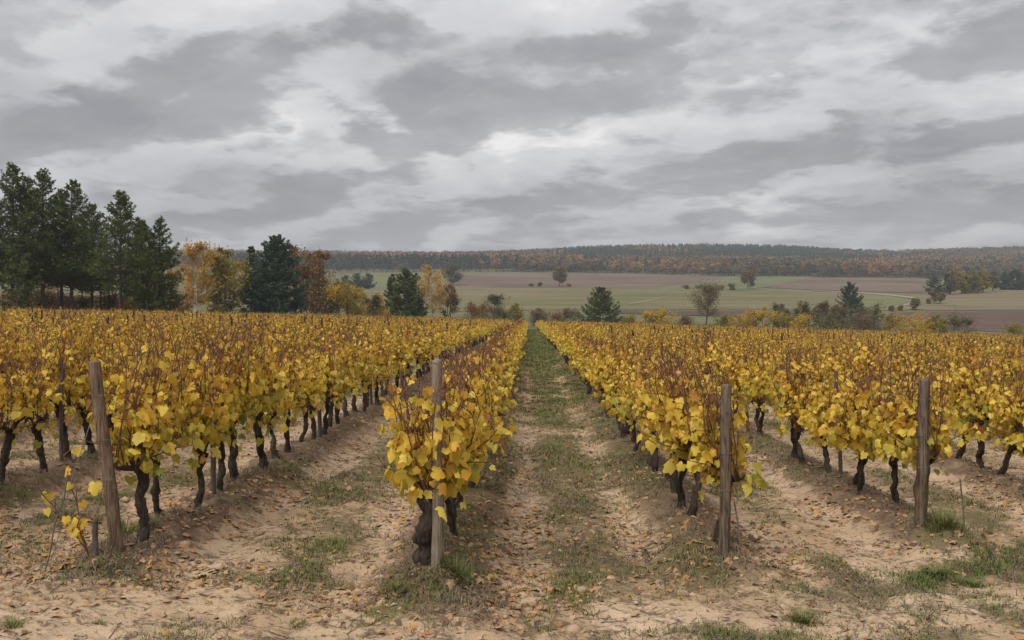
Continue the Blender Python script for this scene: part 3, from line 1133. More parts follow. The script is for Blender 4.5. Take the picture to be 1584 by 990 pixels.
def broadleaf(rng, h, rad, z0=.3, limbs=16, twigs=6, leaves=9, lsize=.28, stems=1, spread=.32, upward=.55, trunk_r=None):
    tg, bg, cg = Geo(), Geo(), Geo()
    tr = trunk_r or .016 * h + .03
    pos, outw, tn = [], [], []
    for st in range(stems):
        lean = rng.normal(0, .05 if stems == 1 else .28, 2) * h * ((.2 if st == 0 else .6) if stems > 1 else 1)
        off = rng.normal(0, .04 if stems == 1 else .25 * rad, 2) * (0 if stems == 1 else 1)
        n = 9
        s = np.linspace(0, 1, n)
        top = .93 if stems == 1 else (.97 if st == 0 else rng.uniform(.7, .95))
        P = np.column_stack([off[0] + lean[0] * s + np.cumsum(rng.normal(0, .006 * h, n)), off[1] + lean[1] * s + np.cumsum(rng.normal(0, .006 * h, n)), s * h * top - .15 * (1 - s)])
        V, Q = tube(P, tr / math.sqrt(stems) * (1.1 - s) ** .8 + .012, 7)
        tg.add(V, Q)
        for i in range(max(3, limbs // stems)):
            f = z0 + (1 - z0) * rng.random() ** .85 * .97
            b = np.array([np.interp(f, s, P[:, j]) for j in range(3)])
            q = (f - z0) / (1 - z0)
            L = rad / (1 if stems == 1 else 1.25) * (np.sin(np.pi * np.clip(q * .78 + .22, 0, 1)) ** .7) * rng.uniform(.6, 1.12)
            a = rng.uniform(0, 2 * math.pi)
            el = upward * (.5 + .9 * q) + rng.normal(0, .15)
            dv = np.array([math.cos(a) * math.cos(el), math.sin(a) * math.cos(el), math.sin(el)])
            t = np.linspace(0, 1, 5)[:, None]
            pts = b + dv * L * t + np.array([0, 0, 1]) * L * .15 * t ** 2 + rng.normal(0, .03 * L, (5, 3)) * t
            V, Q = tube(pts, np.linspace(tr * .35 * (1.1 - q) + .01, .01, 5), 4)
            bg.add(V, Q)
            for j in range(twigs):
                u = rng.uniform(.3, 1.0)
                bb = np.array([np.interp(u, t[:, 0], pts[:, m]) for m in range(3)])
                dt = unit(dv * .7 + rng.normal(0, .6, 3) + np.array([0, 0, .3]))
                TL = L * rng.uniform(.2, .5) + .15
                ee = bb + dt * TL
                V, Q = tube([bb, (bb + ee) / 2 + rng.normal(0, .04 * TL, 3), ee], [.012 + .001 * h, .009, .006], 3)
                bg.add(V, Q)
                lv = int(leaves * 3.7)
                w = rng.random((lv, 1))
                pp = bb + (ee - bb) * w + rng.normal(0, spread * TL + .05, (lv, 3))
                pos.append(pp)
                outw.append(np.tile(dt, (lv, 1)))
                tn.append(np.full(lv, .5 + rng.normal(0, .16)) + rng.normal(0, .12, lv))
    V, F, T = leaf_quads(rng, np.concatenate(pos), np.concatenate(outw), lsize, np.concatenate(tn))
    cg.add(V, F, T)
    return tg, bg, cg


def plant_tree(name, label, cat, px, d, top_px, geos, mats, group=None, rng=None, zr=None, sx=1.0):
    """geos are built with height 1 unit = metre and h given; scaled to reach top_px"""
    X = img_x(px, d)
    z = ground_z(X, d)
    t = thing(name, label, cat, (X, d, z), zr if zr is not None else rng.uniform(0, 6.28), group)
    for nm, g, m in zip(('trunk', 'branches', 'crown'), geos, mats):
        if g is not None:
            me = g if isinstance(g, bpy.types.Mesh) else g.mesh(nm, [MAT[m]])
            q = link(nm, me, t)
            if nm == 'branches':
                q['kind'] = 'stuff'
    t.scale = (sx, sx, sx)
    return t


def height_at(px, d, top_px):
    X = img_x(px, d)
    return img_z(top_px, d) - ground_z(X, d)


def build_trees():
    rng = np.random.default_rng(9)
    # ---- tall pines on the left
    pines = [(-42, 97, 262, 'tall pine half cut by the left edge of the view'),
             (10, 98, 247, 'tallest pine at the left, crown above all others'),
             (33, 107, 268, 'pine between the two tallest pines on the left, set further back'),
             (58, 100, 257, 'second tallest pine with a thick dark trunk, left group'),
             (88, 109, 288, 'dark pine standing back behind the second tallest pine'),
             (104, 102, 274, 'pine with a notched tip in the middle of the left group'),
             (136, 108, 312, 'lower pine filling the gap behind the middle of the left group'),
             (181, 97, 291, 'pine with an open see-through tip near the right of the left group'),
             (214, 107, 338, 'shorter pine behind the right side of the left group'),
             (243, 101, 334, 'pine at the right end of the left group with low sweeping boughs')]
    for px, d, tp, lab in pines:
        h = height_at(px, d, tp)
        low = px > 230
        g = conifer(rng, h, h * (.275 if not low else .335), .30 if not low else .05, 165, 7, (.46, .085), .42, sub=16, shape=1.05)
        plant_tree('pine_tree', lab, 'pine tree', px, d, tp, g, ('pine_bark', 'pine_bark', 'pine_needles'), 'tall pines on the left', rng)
    for px, d, tp, lab in [(18, 93, 378, 'young bushy pine in front of the tallest pine'),
                           (222, 97, 400, 'low spreading pine at the foot of the right end pine')]:
        h = height_at(px, d, tp)
        g = conifer(rng, h, h * .30, .12, 56, 6, (.5, .11), .4, sub=10, shape=.8)
        plant_tree('young_pine', lab, 'pine tree', px, d, tp, g, ('pine_bark', 'pine_bark', 'pine_needles'), 'tall pines on the left', rng)
    for i, (px, d, tp) in enumerate([(82, 112, 400), (120, 114, 405), (150, 111, 395), (163, 113, 410), (40, 113, 405)]):
        h = height_at(px, d, tp)
        g = conifer(rng, h, h * .16, .62, 26, 6, (.5, .15), .42, sub=8, shape=.8)
        plant_tree('pine_tree', 'thin bare stemmed pine deep in the shade of the left group', 'pine tree', px, d, tp, g,
                   ('pine_bark', 'pine_bark', 'pine_needles'), 'thin pines inside the left group', rng)
    # ---- dark spruces and pines beyond the vines
    con = [(425, 146, 364, .46, 'big blue green spruce between the birch and the rust coloured tree', 'spruce_needles', 120),
           (386, 158, 380, .22, 'slim green pine peeping out left of the big spruce', 'pine_needles', 60),
           (626, 186, 416, .46, 'broad pine beside the orange birch in the middle left', 'pine_needles', 90),
           (606, 192, 424, .28, 'narrow pine touching the left side of the broad pine', 'pine_needles', 60),
           (643, 194, 422, .26, 'narrow pine touching the right side of the broad pine', 'spruce_needles', 60),
           (928, 212, 446, .68, 'squat dark pine just right of the far end of the path', 'pine_needles', 90),
           (1311, 290, 437, .50, 'dark pine rising behind the shrub thicket on the right', 'spruce_needles', 80)]
    for px, d, tp, rr, lab, mt, nb in con:
        h = height_at(px, d, tp)
        g = conifer(rng, h, h * rr * .92, .03, int(nb * 1.5), 7, (.035 * h + .10, .010 * h + .03), .34, sub=30, shape=.85)
        plant_tree('conifer_tree', lab, 'conifer', px, d, tp, g, ('pine_bark', 'pine_bark', mt), None, rng)
    # ---- broadleaf trees near the vineyard
    br = [(298, 132, 371, .28, .26, 'golden birch with a white trunk beside the tall pines', 'birch_tree', 'birch_bark', 'birch_leaf', 34, 7, 6, .24, 1),
          (334, 142, 384, .42, .06, 'olive yellow tree right of the golden birch', 'autumn_tree', 'tree_bark', 'olive_leaf', 26, 7, 11, .30, 2),
          (368, 140, 394, .44, .05, 'yellow green tree overlapping the left side of the big spruce', 'autumn_tree', 'tree_bark', 'olive_leaf', 24, 7, 10, .30, 2),
          (266, 136, 418, .45, .05, 'orange bush tree squeezed between the pines and the birch', 'autumn_tree', 'tree_bark', 'birch_leaf', 20, 6, 9, .28, 3),
          (464, 162, 378, .32, .12, 'thin rust brown tree right of the big spruce, half bare', 'autumn_tree', 'tree_bark', 'rust_leaf', 44, 7, 6, .28, 2),
          (494, 160, 392, .48, .05, 'wide rust brown tree with drooping right side', 'autumn_tree', 'tree_bark', 'rust_leaf', 54, 7, 8, .30, 3),
          (527, 156, 434, .60, .03, 'low olive orange tree at the end of the rust tree', 'autumn_tree', 'tree_bark', 'olive_leaf', 22, 6, 10, .28, 3),
          (543, 158, 446, .60, .03, 'bright yellow bush right of the rust coloured trees', 'autumn_bush', 'tree_bark', 'yellow_leaf', 18, 6, 10, .28, 4),
          (668, 190, 407, .27, .24, 'orange birch with a pale trunk right of the broad pine', 'birch_tree', 'birch_bark', 'birch_leaf', 36, 7, 5, .26, 1),
          (690, 192, 441, .36, .05, 'low rust bush tree leaning off the orange birch', 'autumn_bush', 'tree_bark', 'rust_leaf', 18, 6, 9, .28, 3),
          (762, 226, 455, .38, .20, 'small grey green tree left of the far end of the path', 'small_tree', 'tree_bark', 'grey_leaf', 22, 6, 9, .30, 1),
          (1090, 262, 444, .50, .24, 'fan shaped olive brown tree standing alone behind the vines', 'field_tree', 'tree_bark', 'brown_leaf', 46, 8, 4, .34, 1)]
    for px, d, tp, rr, z0, lab, nm, bk, lf, li, tw, lv, ls, stm in br:
        h = height_at(px, d, tp)
        g = broadleaf(rng, h, h * rr, z0, li, tw, lv, ls, stm)
        plant_tree(nm, lab, 'bush' if 'bush' in nm else 'tree', px, d, tp, g, (bk, bk, lf), None, rng)
    # ---- lone trees and clumps on the fields: base pixel gives the place
    fld = [(865, 442.5, 415, .44, .22, 'round brown tree alone at the hedge line in the middle fields', 'field_tree', 'brown_leaf'),
           (1155, 447, 421, .46, .25, 'round olive brown tree alone on the fields beside a low hedge', 'field_tree', 'brown_leaf'),
           (698, 441, 411, .50, .12, 'rounded grey brown tree behind the orange birch', 'field_tree', 'grey_leaf'),
           (1462, 456, 424, .42, .08, 'first olive tree of the clump next to the dark pine, right side', 'clump_tree', 'grey_leaf'),
           (1480, 455, 421, .40, .06, 'second olive tree of the clump on the right fields', 'clump_tree', 'olive_leaf'),
           (1497, 454, 423, .40, .06, 'third tree of the clump on the right fields, duller green', 'clump_tree', 'grey_leaf'),
           (1513, 453, 420, .40, .06, 'fourth and tallest olive tree of the clump on the right fields', 'clump_tree', 'olive_leaf'),
           (1528, 451, 421, .38, .06, 'last olive tree of the clump, next to the dark pines at the right edge', 'clump_tree', 'grey_leaf')]
    for px, by, tp, rr, z0, lab, nm, lf in fld:
        X, D = on_land(px, by)
        d = float(D[0])
        h = height_at(px, d, tp)
        g = broadleaf(rng, h, h * rr, z0, 28, 7, 10, .055 * h, 1, trunk_r=.022 * h)
        plant_tree(nm, lab, 'tree', px, d, tp, g, ('tree_bark', 'tree_bark', lf), 'tree clump on the right fields' if nm == 'clump_tree' else None, rng)
    fpc = [(1440, 457, 430, .55, 'dark spreading pine at the left end of the clump on the right fields'),
           (1545, 449, 423, .42, 'first dark pine at the right edge of the fields'), (1561, 449, 420, .42, 'second dark pine at the right edge of the fields'),
           (1580, 449, 424, .45, 'last dark pine cut by the right edge'),
           (534, 447, 427, .5, 'left of the three small dark pines on the left fields'), (551, 447, 424, .5, 'middle one of the three small dark pines on the left fields'),
           (569, 447, 424, .5, 'right one of the three small dark pines on the left fields')]
    for px, by, tp, rr, lab in fpc:
        X, D = on_land(px, by)
        d = float(D[0])
        h = height_at(px, d, tp)
        g = conifer(rng, h, h * rr * 1.2, .08, 70, 6, (.07 * h, .03 * h), .35, sub=20, shape=.6)
        plant_tree('field_pine', lab, 'conifer', px, d, tp, g, ('pine_bark', 'pine_bark', 'spruce_needles'), None, rng)
    # ---- shrubs: the belt behind the vineyard
    sh = []
    for px, d, tp, rr, lf, lab in [
            (568, 170, 454, .45, 'grey_leaf', 'dull green bush left of the yellow orange bush in the left gap'),
            (584, 172, 463, .6, 'yellow_leaf', 'yellow orange bush left of the broad pine'),
            (735, 200, 474, .8, 'rust_leaf', 'rust brown bush between the orange birch and the grey green tree'),
            (800, 232, 472, .5, 'olive_leaf', 'small orange green bush left of the path end'),
            (785, 236, 484, .9, 'grey_leaf', 'low grey green bush just left of the path end'),
            (835, 238, 485, .9, 'grey_leaf', 'low pale bush closing the far end of the path'),
            (860, 236, 486, .9, 'rust_leaf', 'low brownish bush just right of the path end'),
            (884, 232, 481, .7, 'brown_leaf', 'thin brown bush left of the squat dark pine'),
            (830, 246, 479, .6, 'rust_leaf', 'reddish bush far behind the path end'),
            (975, 222, 490, .8, 'olive_leaf', 'olive bush right of the squat dark pine'),
            (1000, 220, 486, .8, 'yellow_leaf', 'yellowish bush, second right of the squat dark pine'),
            (1028, 216, 481, .8, 'yellow_leaf', 'larger yellow bush left of the fan shaped tree'),
            (1060, 222, 491, .8, 'brown_leaf', 'brown bush at the left foot of the fan shaped tree'),
            (1120, 224, 490, .8, 'olive_leaf', 'olive bush at the right foot of the fan shaped tree'),
            (1150, 218, 489, .8, 'yellow_leaf', 'low yellow bush right of the fan shaped tree'),
            (1182, 214, 481, .6, 'yellow_leaf', 'upright bright yellow bush left of the thicket'),
            (1208, 212, 491, .9, 'olive_leaf', 'low olive bush under the left end of the thicket'),
            (1240, 206, 491, .9, 'yellow_leaf', 'low yellow bush in front of the thicket'),
            (1285, 204, 493, 1.0, 'grey_leaf', 'rounded grey green bush in front of the dark pine on the right'),
            (1320, 212, 490, .9, 'brown_leaf', 'low brown bush right of the rounded bush, front belt'),
            (1350, 214, 492, .9, 'grey_leaf', 'low grey green bush right of the thicket'),
            (1395, 210, 494, 1.0, 'yellow_leaf', 'wide yellow bush before the dark ploughed field'),
            (1422, 212, 496, 1.0, 'yellow_leaf', 'second yellow bush before the dark ploughed field'),
            (1447, 210, 491, .6, 'olive_leaf', 'upright orange olive bush before the dark ploughed field'),
            (1472, 214, 498, 1.0, 'grey_leaf', 'last low bush before the dark ploughed field'),
            (1560, 212, 506, 1.0, 'olive_leaf', 'small bush near the right edge behind the vines'),
            (1200, 238, 472, .5, 'grey_leaf', 'grey brown shrub at the left end of the thicket'),
            (1240, 240, 471, .5, 'brown_leaf', 'tall grey brown shrub in the left part of the thicket'),
            (1272, 236, 470, .5, 'brown_leaf', 'tall brownish shrub in the middle of the thicket'),
            (1302, 232, 466, .5, 'brown_leaf', 'tallest shrub of the thicket, in front of the dark pine'),
            (1335, 238, 476, .7, 'grey_leaf', 'shrub at the right end of the thicket')]:
        h = height_at(px, d, tp)
        sh.append((px, d, max(h, 1.2), rr, lf, lab))
    for px, d, h, rr, lf, lab in sh:
        g = broadleaf(rng, h, h * rr, .02, 22, 5, 9, .10 + .035 * h, 4, .4, .7)
        plant_tree('shrub', lab, 'shrub', px, d, None, g, ('tree_bark', 'tree_bark', lf), 'shrubs behind the vineyard', rng)
    for px, by, tp, rr, lf, lab in [(1408, 479, 463, .5, 'grey_leaf', 'round dark bush alone on the stubble at the track bend'),
                                    (1443, 470, 453, .6, 'brown_leaf', 'round rust bush below the dark spreading pine'),
                                    (1373, 481, 475, .8, 'grey_leaf', 'tiny bush left of the round dark bush'),
                                    (1388, 480, 475, 1.0, 'grey_leaf', 'tiny flat bush next to the round dark bush'),
                                    (1430, 470, 465, 1.0, 'rust_leaf', 'tiny bush at the left of the round rust bush'),
                                    (834, 443, 438, .9, 'grey_leaf', 'dark hedge bush left of the lone brown tree'),
                                    (822, 443, 440, 1.2, 'grey_leaf', 'flat hedge bush, second left of the lone brown tree'),
                                    (880, 443.5, 441, 1.5, 'grey_leaf', 'flat hedge bush right of the lone brown tree'),
                                    (1060, 447, 443.5, 1.6, 'grey_leaf', 'left end of the low hedge on the fields'),
                                    (1078, 447, 444, 1.6, 'grey_leaf', 'second bush from the left in the low hedge on the fields'),
                                    (1112, 449, 444.5, 1.5, 'rust_leaf', 'third bush from the left in the low hedge on the fields'),
                                    (1132, 449, 442, 1.1, 'grey_leaf', 'tallest bush of the low hedge, next to the lone olive brown tree')]:
        X, D = on_land(px, by)
        d = float(D[0])
        h = max(.8, height_at(px, d, tp))
        g = broadleaf(rng, h, h * rr, .02, 20, 5, 8, .10 * h + .1, 4, .4, .7)
        plant_tree('hedge_bush', lab, 'shrub', px, d, None, g, ('tree_bark', 'tree_bark', lf), 'bushes on the fields', rng)
    # brush under the pines
    for i in range(26):
        px = 5 + i * 10.2 + rng.uniform(-5, 5)
        d = rng.uniform(112, 122)
        h = rng.uniform(2.6, 4.2)
        g = broadleaf(rng, h, h * .8, .02, 14, 5, 7, .28, 4, .45, .7)
        plant_tree('shrub', 'brown and olive brush growing behind the stems of the left pines', 'shrub', px, d, None, g,
                   ('tree_bark', 'tree_bark', 'rust_leaf' if i % 3 else 'olive_leaf'), 'brush behind the left pines', rng)


# ------------------------------------------------------------------ the far woods
def far_crown(rng, conifer_=False):
    g = Geo()
    if conifer_:
        h, r = 15.0, 3.6
        n = 170
        q = rng.random(n) ** .8
        a = rng.uniform(0, 6.28, n)
        rr = r * (1 - q) ** .75 * rng.uniform(.6, 1.05, n)
        pos = np.column_stack([np.cos(a) * rr, np.sin(a) * rr, 2.5 + q * (h - 2.5)])
        outw = unit(np.column_stack([np.cos(a), np.sin(a), np.full(n, .6)]))
        V, F, T = leaf_quads(rng, pos, outw * 2, 1.7, .45 + rng.normal(0, .2, n))
    else:
        r = 6.6
        k = 26
        dirs = unit(rng.normal(0, 1, (k, 3)) + np.array([0, 0, .25]))
        c = dirs * np.array([r, r, 6.6]) * rng.uniform(.55, .95, (k, 1)) + np.array([0, 0, 8.2])
        c[:, 2] = np.maximum(c[:, 2], 1.8)
        m = 16
        pos = np.repeat(c, m, 0) + rng.normal(0, 1.0, (k * m, 3))
        outw = unit(pos - np.array([0, 0, 6.0]))
        tn = np.repeat(.5 + rng.normal(0, .07, k), m) + rng.normal(0, .06, k * m)
        V, F, T = leaf_quads(rng, pos, outw * 3.4, 1.6, tn)
    g.add(V, F, T)
    return g


def far_trunk(rng):
    V, Q = tube([(0, 0, -1), (rng.normal(0, .2), 0, 4), (rng.normal(0, .4), 0, 9)], [.4, .3, .15], 5)
    return Geo().add(V, Q)


def edge_y(px):
    """distance of the wood's front edge for a photograph column"""
    yy = np.interp(px, [-300, 480, 560, 700, 800, 900, 1000, 1100, 1200, 1300, 1430, 1584, 1900], [422, 422, 421.5, 421, 420.5, 421.5, 424, 427, 428, 429.5, 431, 431, 431])
    return on_land(px, yy)


def build_woods():
    rng = np.random.default_rng(31)
    dec = [far_crown(rng).mesh('crown', [MAT['forest_leaf']]) for _ in range(6)]
    cof = [far_crown(rng, True).mesh('crown', [MAT['forest_conifer']]) for _ in range(3)]
    trk = [far_trunk(rng).mesh('trunk', [MAT['tree_bark']]) for _ in range(2)]
    # individual trees of the front edge
    px = 478.0
    i = 0
    while px < 1600:
        X, D = edge_y(px)
        x, d = float(X[0]), float(D[0]) + rng.uniform(0, 14)
        x = img_x(px, d)
        isc = rng.random() < (.85 if px < 800 else .08)
        s = rng.uniform(.72, 1.15)
        side = 'left part' if px < 830 else ('middle part' if px < 1200 else 'right part')
        lab = (f'dark conifer in the front edge of the far wood, {side}' if isc else f'rounded autumn tree in the front edge of the far wood, {side}')
        t = thing('woodland_tree', lab, 'tree', (x, d, float(terrain_far(np.array([x]), np.array([d]))[0])), rng.uniform(0, 6.28),
                  f'{"conifers" if isc else "autumn trees"} at the front edge of the far wood, {side}', (s, s, s * rng.uniform(.85, 1.1)))
        link('trunk', trk[i % 2], t)
        link('crown', cof[i % 3] if isc else dec[int(rng.integers(0, 6))], t)
        px += rng.uniform(6, 13) * (900 / d)
        i += 1
    # the mass behind
    n = 15000
    Y = np.sqrt(rng.uniform(860 ** 2, 1830 ** 2, n))
    P = rng.uniform(180, 1760, n)
    X = (P - VX) / F_PX * Y
    ex, ed = edge_y(P)
    ok = Y > ed + 10
    X, Y, P = X[ok], Y[ok], P[ok]
    Z = terrain_far(X, Y)
    py = VY - (Z - CAM_H) / Y * F_PX
    nz = fbm(X / 90, Y / 130, 41, 3)
    hill = sstep(820, 900, P) * (1 - sstep(1290, 1420, P)) * sstep(1120, 1230, Y)
    left = (1 - sstep(780, 815, P)) * (1 - sstep(985, 1040, Y))
    pc = .10 + .85 * hill + .9 * left + (nz - .5) * 1.5
    con = rng.random(len(X)) < pc
    rz = rng.uniform(0, 6.28, len(X))
    sc = rng.uniform(.8, 1.3, len(X))
    for nm, sel, ms, lab in (('autumn_wood', ~con, dec, 'mass of rust and brown autumn woodland covering the far hills'),
                             ('conifer_wood', con, cof, 'mass of dark conifer woodland on the far hill')):
        o = instancer(nm, np.column_stack([X, Y, Z])[sel], ms, rz[sel], sc[sel], rng, sc[sel] * .95)
        tag(o, lab, 'woodland', kind='stuff')


# ------------------------------------------------------------------ posts, stakes, wires
def post_geo(rng, h, r, flat=0.0, sides=14, lean=(0, 0), taper=.9):
    n = 26
    s = np.linspace(0, 1, n)
    P = np.column_stack([lean[0] * s * h + .014 * np.sin(s * 5), lean[1] * s * h + .005 * np.sin(s * 4 + 1), s * (h + .25) - .25])
    ang = np.linspace(0, 2 * np.pi, sides, endpoint=False)
    prof = 1 + .10 * rng.normal(0, .6, sides) - flat * (np.cos(ang) > .45) * .35
    groove = np.zeros(sides)
    for c in rng.choice(sides, 3, False):
        groove[c] = rng.uniform(.2, .42)
    rr = r * (1 - (1 - taper) * s)[:, None] * (prof - groove * (.3 + .7 * (rng.random(n) > .25))[:, None]) * (1 + rng.normal(0, .028, (n, sides)))
    V = np.stack([P[:, 0:1] + rr * np.cos(ang), P[:, 1:2] + rr * np.sin(ang), np.repeat(P[:, 2:3], sides, 1)], -1)
    V[-1, :, 2] += rng.normal(0, .006, sides)
    Vr = V.reshape(-1, 3)
    i = np.arange(n - 1)[:, None] * sides
    j = np.arange(sides)[None]
    k = (j + 1) % sides
    Q = np.stack([i + j, i + k, i + sides + k, i + sides + j], -1).reshape(-1, 4)
    g = Geo().add(Vr, Q)
    rim = V[-1].copy()                                          # worn, slightly domed end grain
    c = rim.mean(0) + [0, 0, .008]
    ring = rim * .9 + c * .1 + [0, 0, .010]
    W = np.concatenate([rim, ring, c[None]])
    a = np.arange(sides)
    b = (a + 1) % sides
    g.add(W, np.stack([a, b, sides + b, sides + a], -1))
    g.add(W, np.stack([sides + a, sides + b, np.full(sides, 2 * sides)], -1))
    return g


def wire_geo(P, r=.003):
    V, Q = tube(P, r, 5)
    return Geo().add(V, Q)


def build_posts(spots):
    rng = np.random.default_rng(3)
    ends = [(-1, -3.45, 7.10, 1.60, .058, (-.125, .02), 'post_brown', .2, 'leaning brown round end post at the left row'),
            (0, -.725, 6.68, 1.64, .056, (.018, .01), 'post_grey', 1.0, 'pale grey split end post beside the grass path'),
            (1, 1.735, 7.70, 1.56, .055, (.035, .0), 'post_dark', .3, 'dark brown end post right of the grass path'),
            (2, 4.04, 8.93, 1.53, .066, (.05, .0), 'post_dark', .3, 'grey topped thick end post at the second row right of the path')]
    tops = {}
    for k, x, y, h, r, lean, mt, flat, lab in ends:
        z = ground_z(x, y)
        t = thing('end_post', lab, 'post', (x, y, z - .02), 0, 'end posts of the vine rows')
        link('shaft', post_geo(rng, h, r, flat, lean=lean).mesh('shaft', [MAT[mt]]), t)
        cp = []
        for zz in (.62, .95, 1.32):                             # wire turns round the post
            a = np.linspace(0, 2 * np.pi * 1.6, 20)
            cp = np.column_stack([lean[0] * zz + np.cos(a) * (r + .004), lean[1] * zz + np.sin(a) * (r + .004), zz + a * .002])
            link('wire_loop', wire_geo(cp, .0022).mesh('wire_loop', [MAT['wire_metal']]), t)
        if k == -1:
            s = np.linspace(0, 1, 9)
            P = np.column_stack([lean[0] * 1.3 * (1 - s) + s * (-.42), .0 - s * .28 - .07 * (1 - s), 1.28 * (1 - s) + .02 * s])
            P[:, 0] += np.sin(s * 9) * .012
            link('stay_wire', wire_geo(P, .0035).mesh('stay_wire', [MAT['wire_metal']]), t)
        tops[k] = (x, y, z)
    # low pieces at the row ends
    x, y = -3.56, 6.88
    t = thing('broken_stake', 'short broken stake beside the leaning brown post', 'stake', (x, y, ground_z(x, y) - .03), 0)
    link('shaft', post_geo(rng, .30, .030, .2, 8, (.16, 0)).mesh('shaft', [MAT['stake_wood']]), t)
    x, y = 1.87, 7.55
    t = thing('thin_stick', 'thin grey stick in the ground right of the dark end post', 'stick', (x, y, ground_z(x, y) - .03), 0)
    link('stem', wire_geo([(0, 0, 0), (-.01, 0, .18), (-.03, .01, .34), (-.06, 0, .5)], .008).mesh('stem', [MAT['twig']]), t)
    x, y = -3.82, 6.72
    t = thing('anchor_stick', 'crooked grey stick holding the stay wire left of the leaning post', 'stick', (x, y, ground_z(x, y) - .05), 0)
    link('stem', wire_geo([(-.05, 0, 0), (0, .01, .2), (.03, .02, .42), (.10, .03, .62), (.13, .04, .85)], .006).mesh('stem', [MAT['twig']]), t)
    x, y = 4.42, 8.75
    t = thing('thin_stick', 'thin grey stick right of the grey topped post', 'stick', (x, y, ground_z(x, y) - .03), 0)
    link('stem', wire_geo([(0, 0, 0), (.0, 0, .2), (-.02, .01, .45), (-.04, 0, .6)], .008).mesh('stem', [MAT['twig']]), t)
    # a straggling shoot hanging on the stay wire beside the leaning post
    x, y = -3.66, 6.86
    t = thing('trailing_shoot', 'straggling shoot with a few yellow leaves left of the leaning brown post', 'vine shoot', (x, y, ground_z(x, y)), 0)
    for ex, ez in ((-.30, .62), (-.10, .86), (-.02, .40)):
        q = np.linspace(0, 1, 7)[:, None]
        P = np.array([.05, .05, .05]) * (1 - q) + np.array([ex, -.08, ez]) * q + rng.normal(0, .018, (7, 3)) * q
        c = link('cane', cane_geo(P, rng=rng).mesh('cane', [MAT['cane_bark']]), t)
        for i in range(4):
            o = link('leaf', LEAF_ME[int(rng.integers(2, 7))][i % 5], c)
            m = frames(np.array([rng.normal(0, .5), rng.normal(0, .3), -1.0]), np.array([rng.normal(0, .5), -1.0, .3]))
            o.matrix_local = from_matrix(m, rng.uniform(.055, .095), P[2 + i % 5] + rng.normal(0, .03, 3))
    # stakes inside the rows
    cand = [s for s in spots if s[1] > 1 and (s[1] * 5 + s[0] * 3) % 7 == 0 and abs(s[2] + .02 * s[3]) < .62 * s[3] and s[3] < 48]
    cand.sort(key=lambda s: math.hypot(s[2], s[3]))
    ms = [post_geo(rng, 1.0, r, .2, 8).mesh('shaft', [MAT['stake_wood']]) for r in (.03, .036, .028, .034)]
    cnt = {}
    for q, (k, n, x, y) in enumerate(cand[:110]):
        yy = y + .45
        cnt[k] = cnt.get(k, -1) + 1
        if k in ROW_DESC:
            c = cnt[k]
            w = ORD[c] if c < 12 else 'distant'
            lab = f'{w} dark stake among the vines behind {ROW_DESC[k]}'
        else:
            m = abs(k) - (1 if k < 0 else 2)
            sd = 'left of the leaning brown post' if k < 0 else 'right of the grey topped post'
            lab = f'dark stake among the vines of the {ORD[m-1] if m <= 12 else "distant"} row {sd}'
        t = thing('row_stake', lab, 'stake', (x, yy, ground_z(x, yy) - .05), 0, f'row stakes: {lab}')
        t.rotation_euler = (rng.normal(0, .02), rng.normal(0, .03), rng.uniform(0, 6))
        t.scale = (1, 1, rng.uniform(1.25, 1.5))
        link('shaft', ms[q % 4], t)
    # trellis wires of the four rows that end in view
    for k in (-1, 0, 1, 2):
        x, y0 = ROWS[k]
        t = thing('trellis_wire', f'thin trellis wires along the row behind {ROW_DESC[k]}', 'wire', (x, y0, 0), 0, 'trellis wires')
        yy = np.linspace(y0, 45, 40)
        gz = terrain_far(np.full(40, x), yy)
        for h in (.68, 1.02, 1.36):
            link('wire', wire_geo(np.column_stack([np.zeros(40), yy - y0, gz + h + .01 * np.sin(yy * 1.2)]), .0018).mesh('wire', [MAT['wire_metal']]), t)


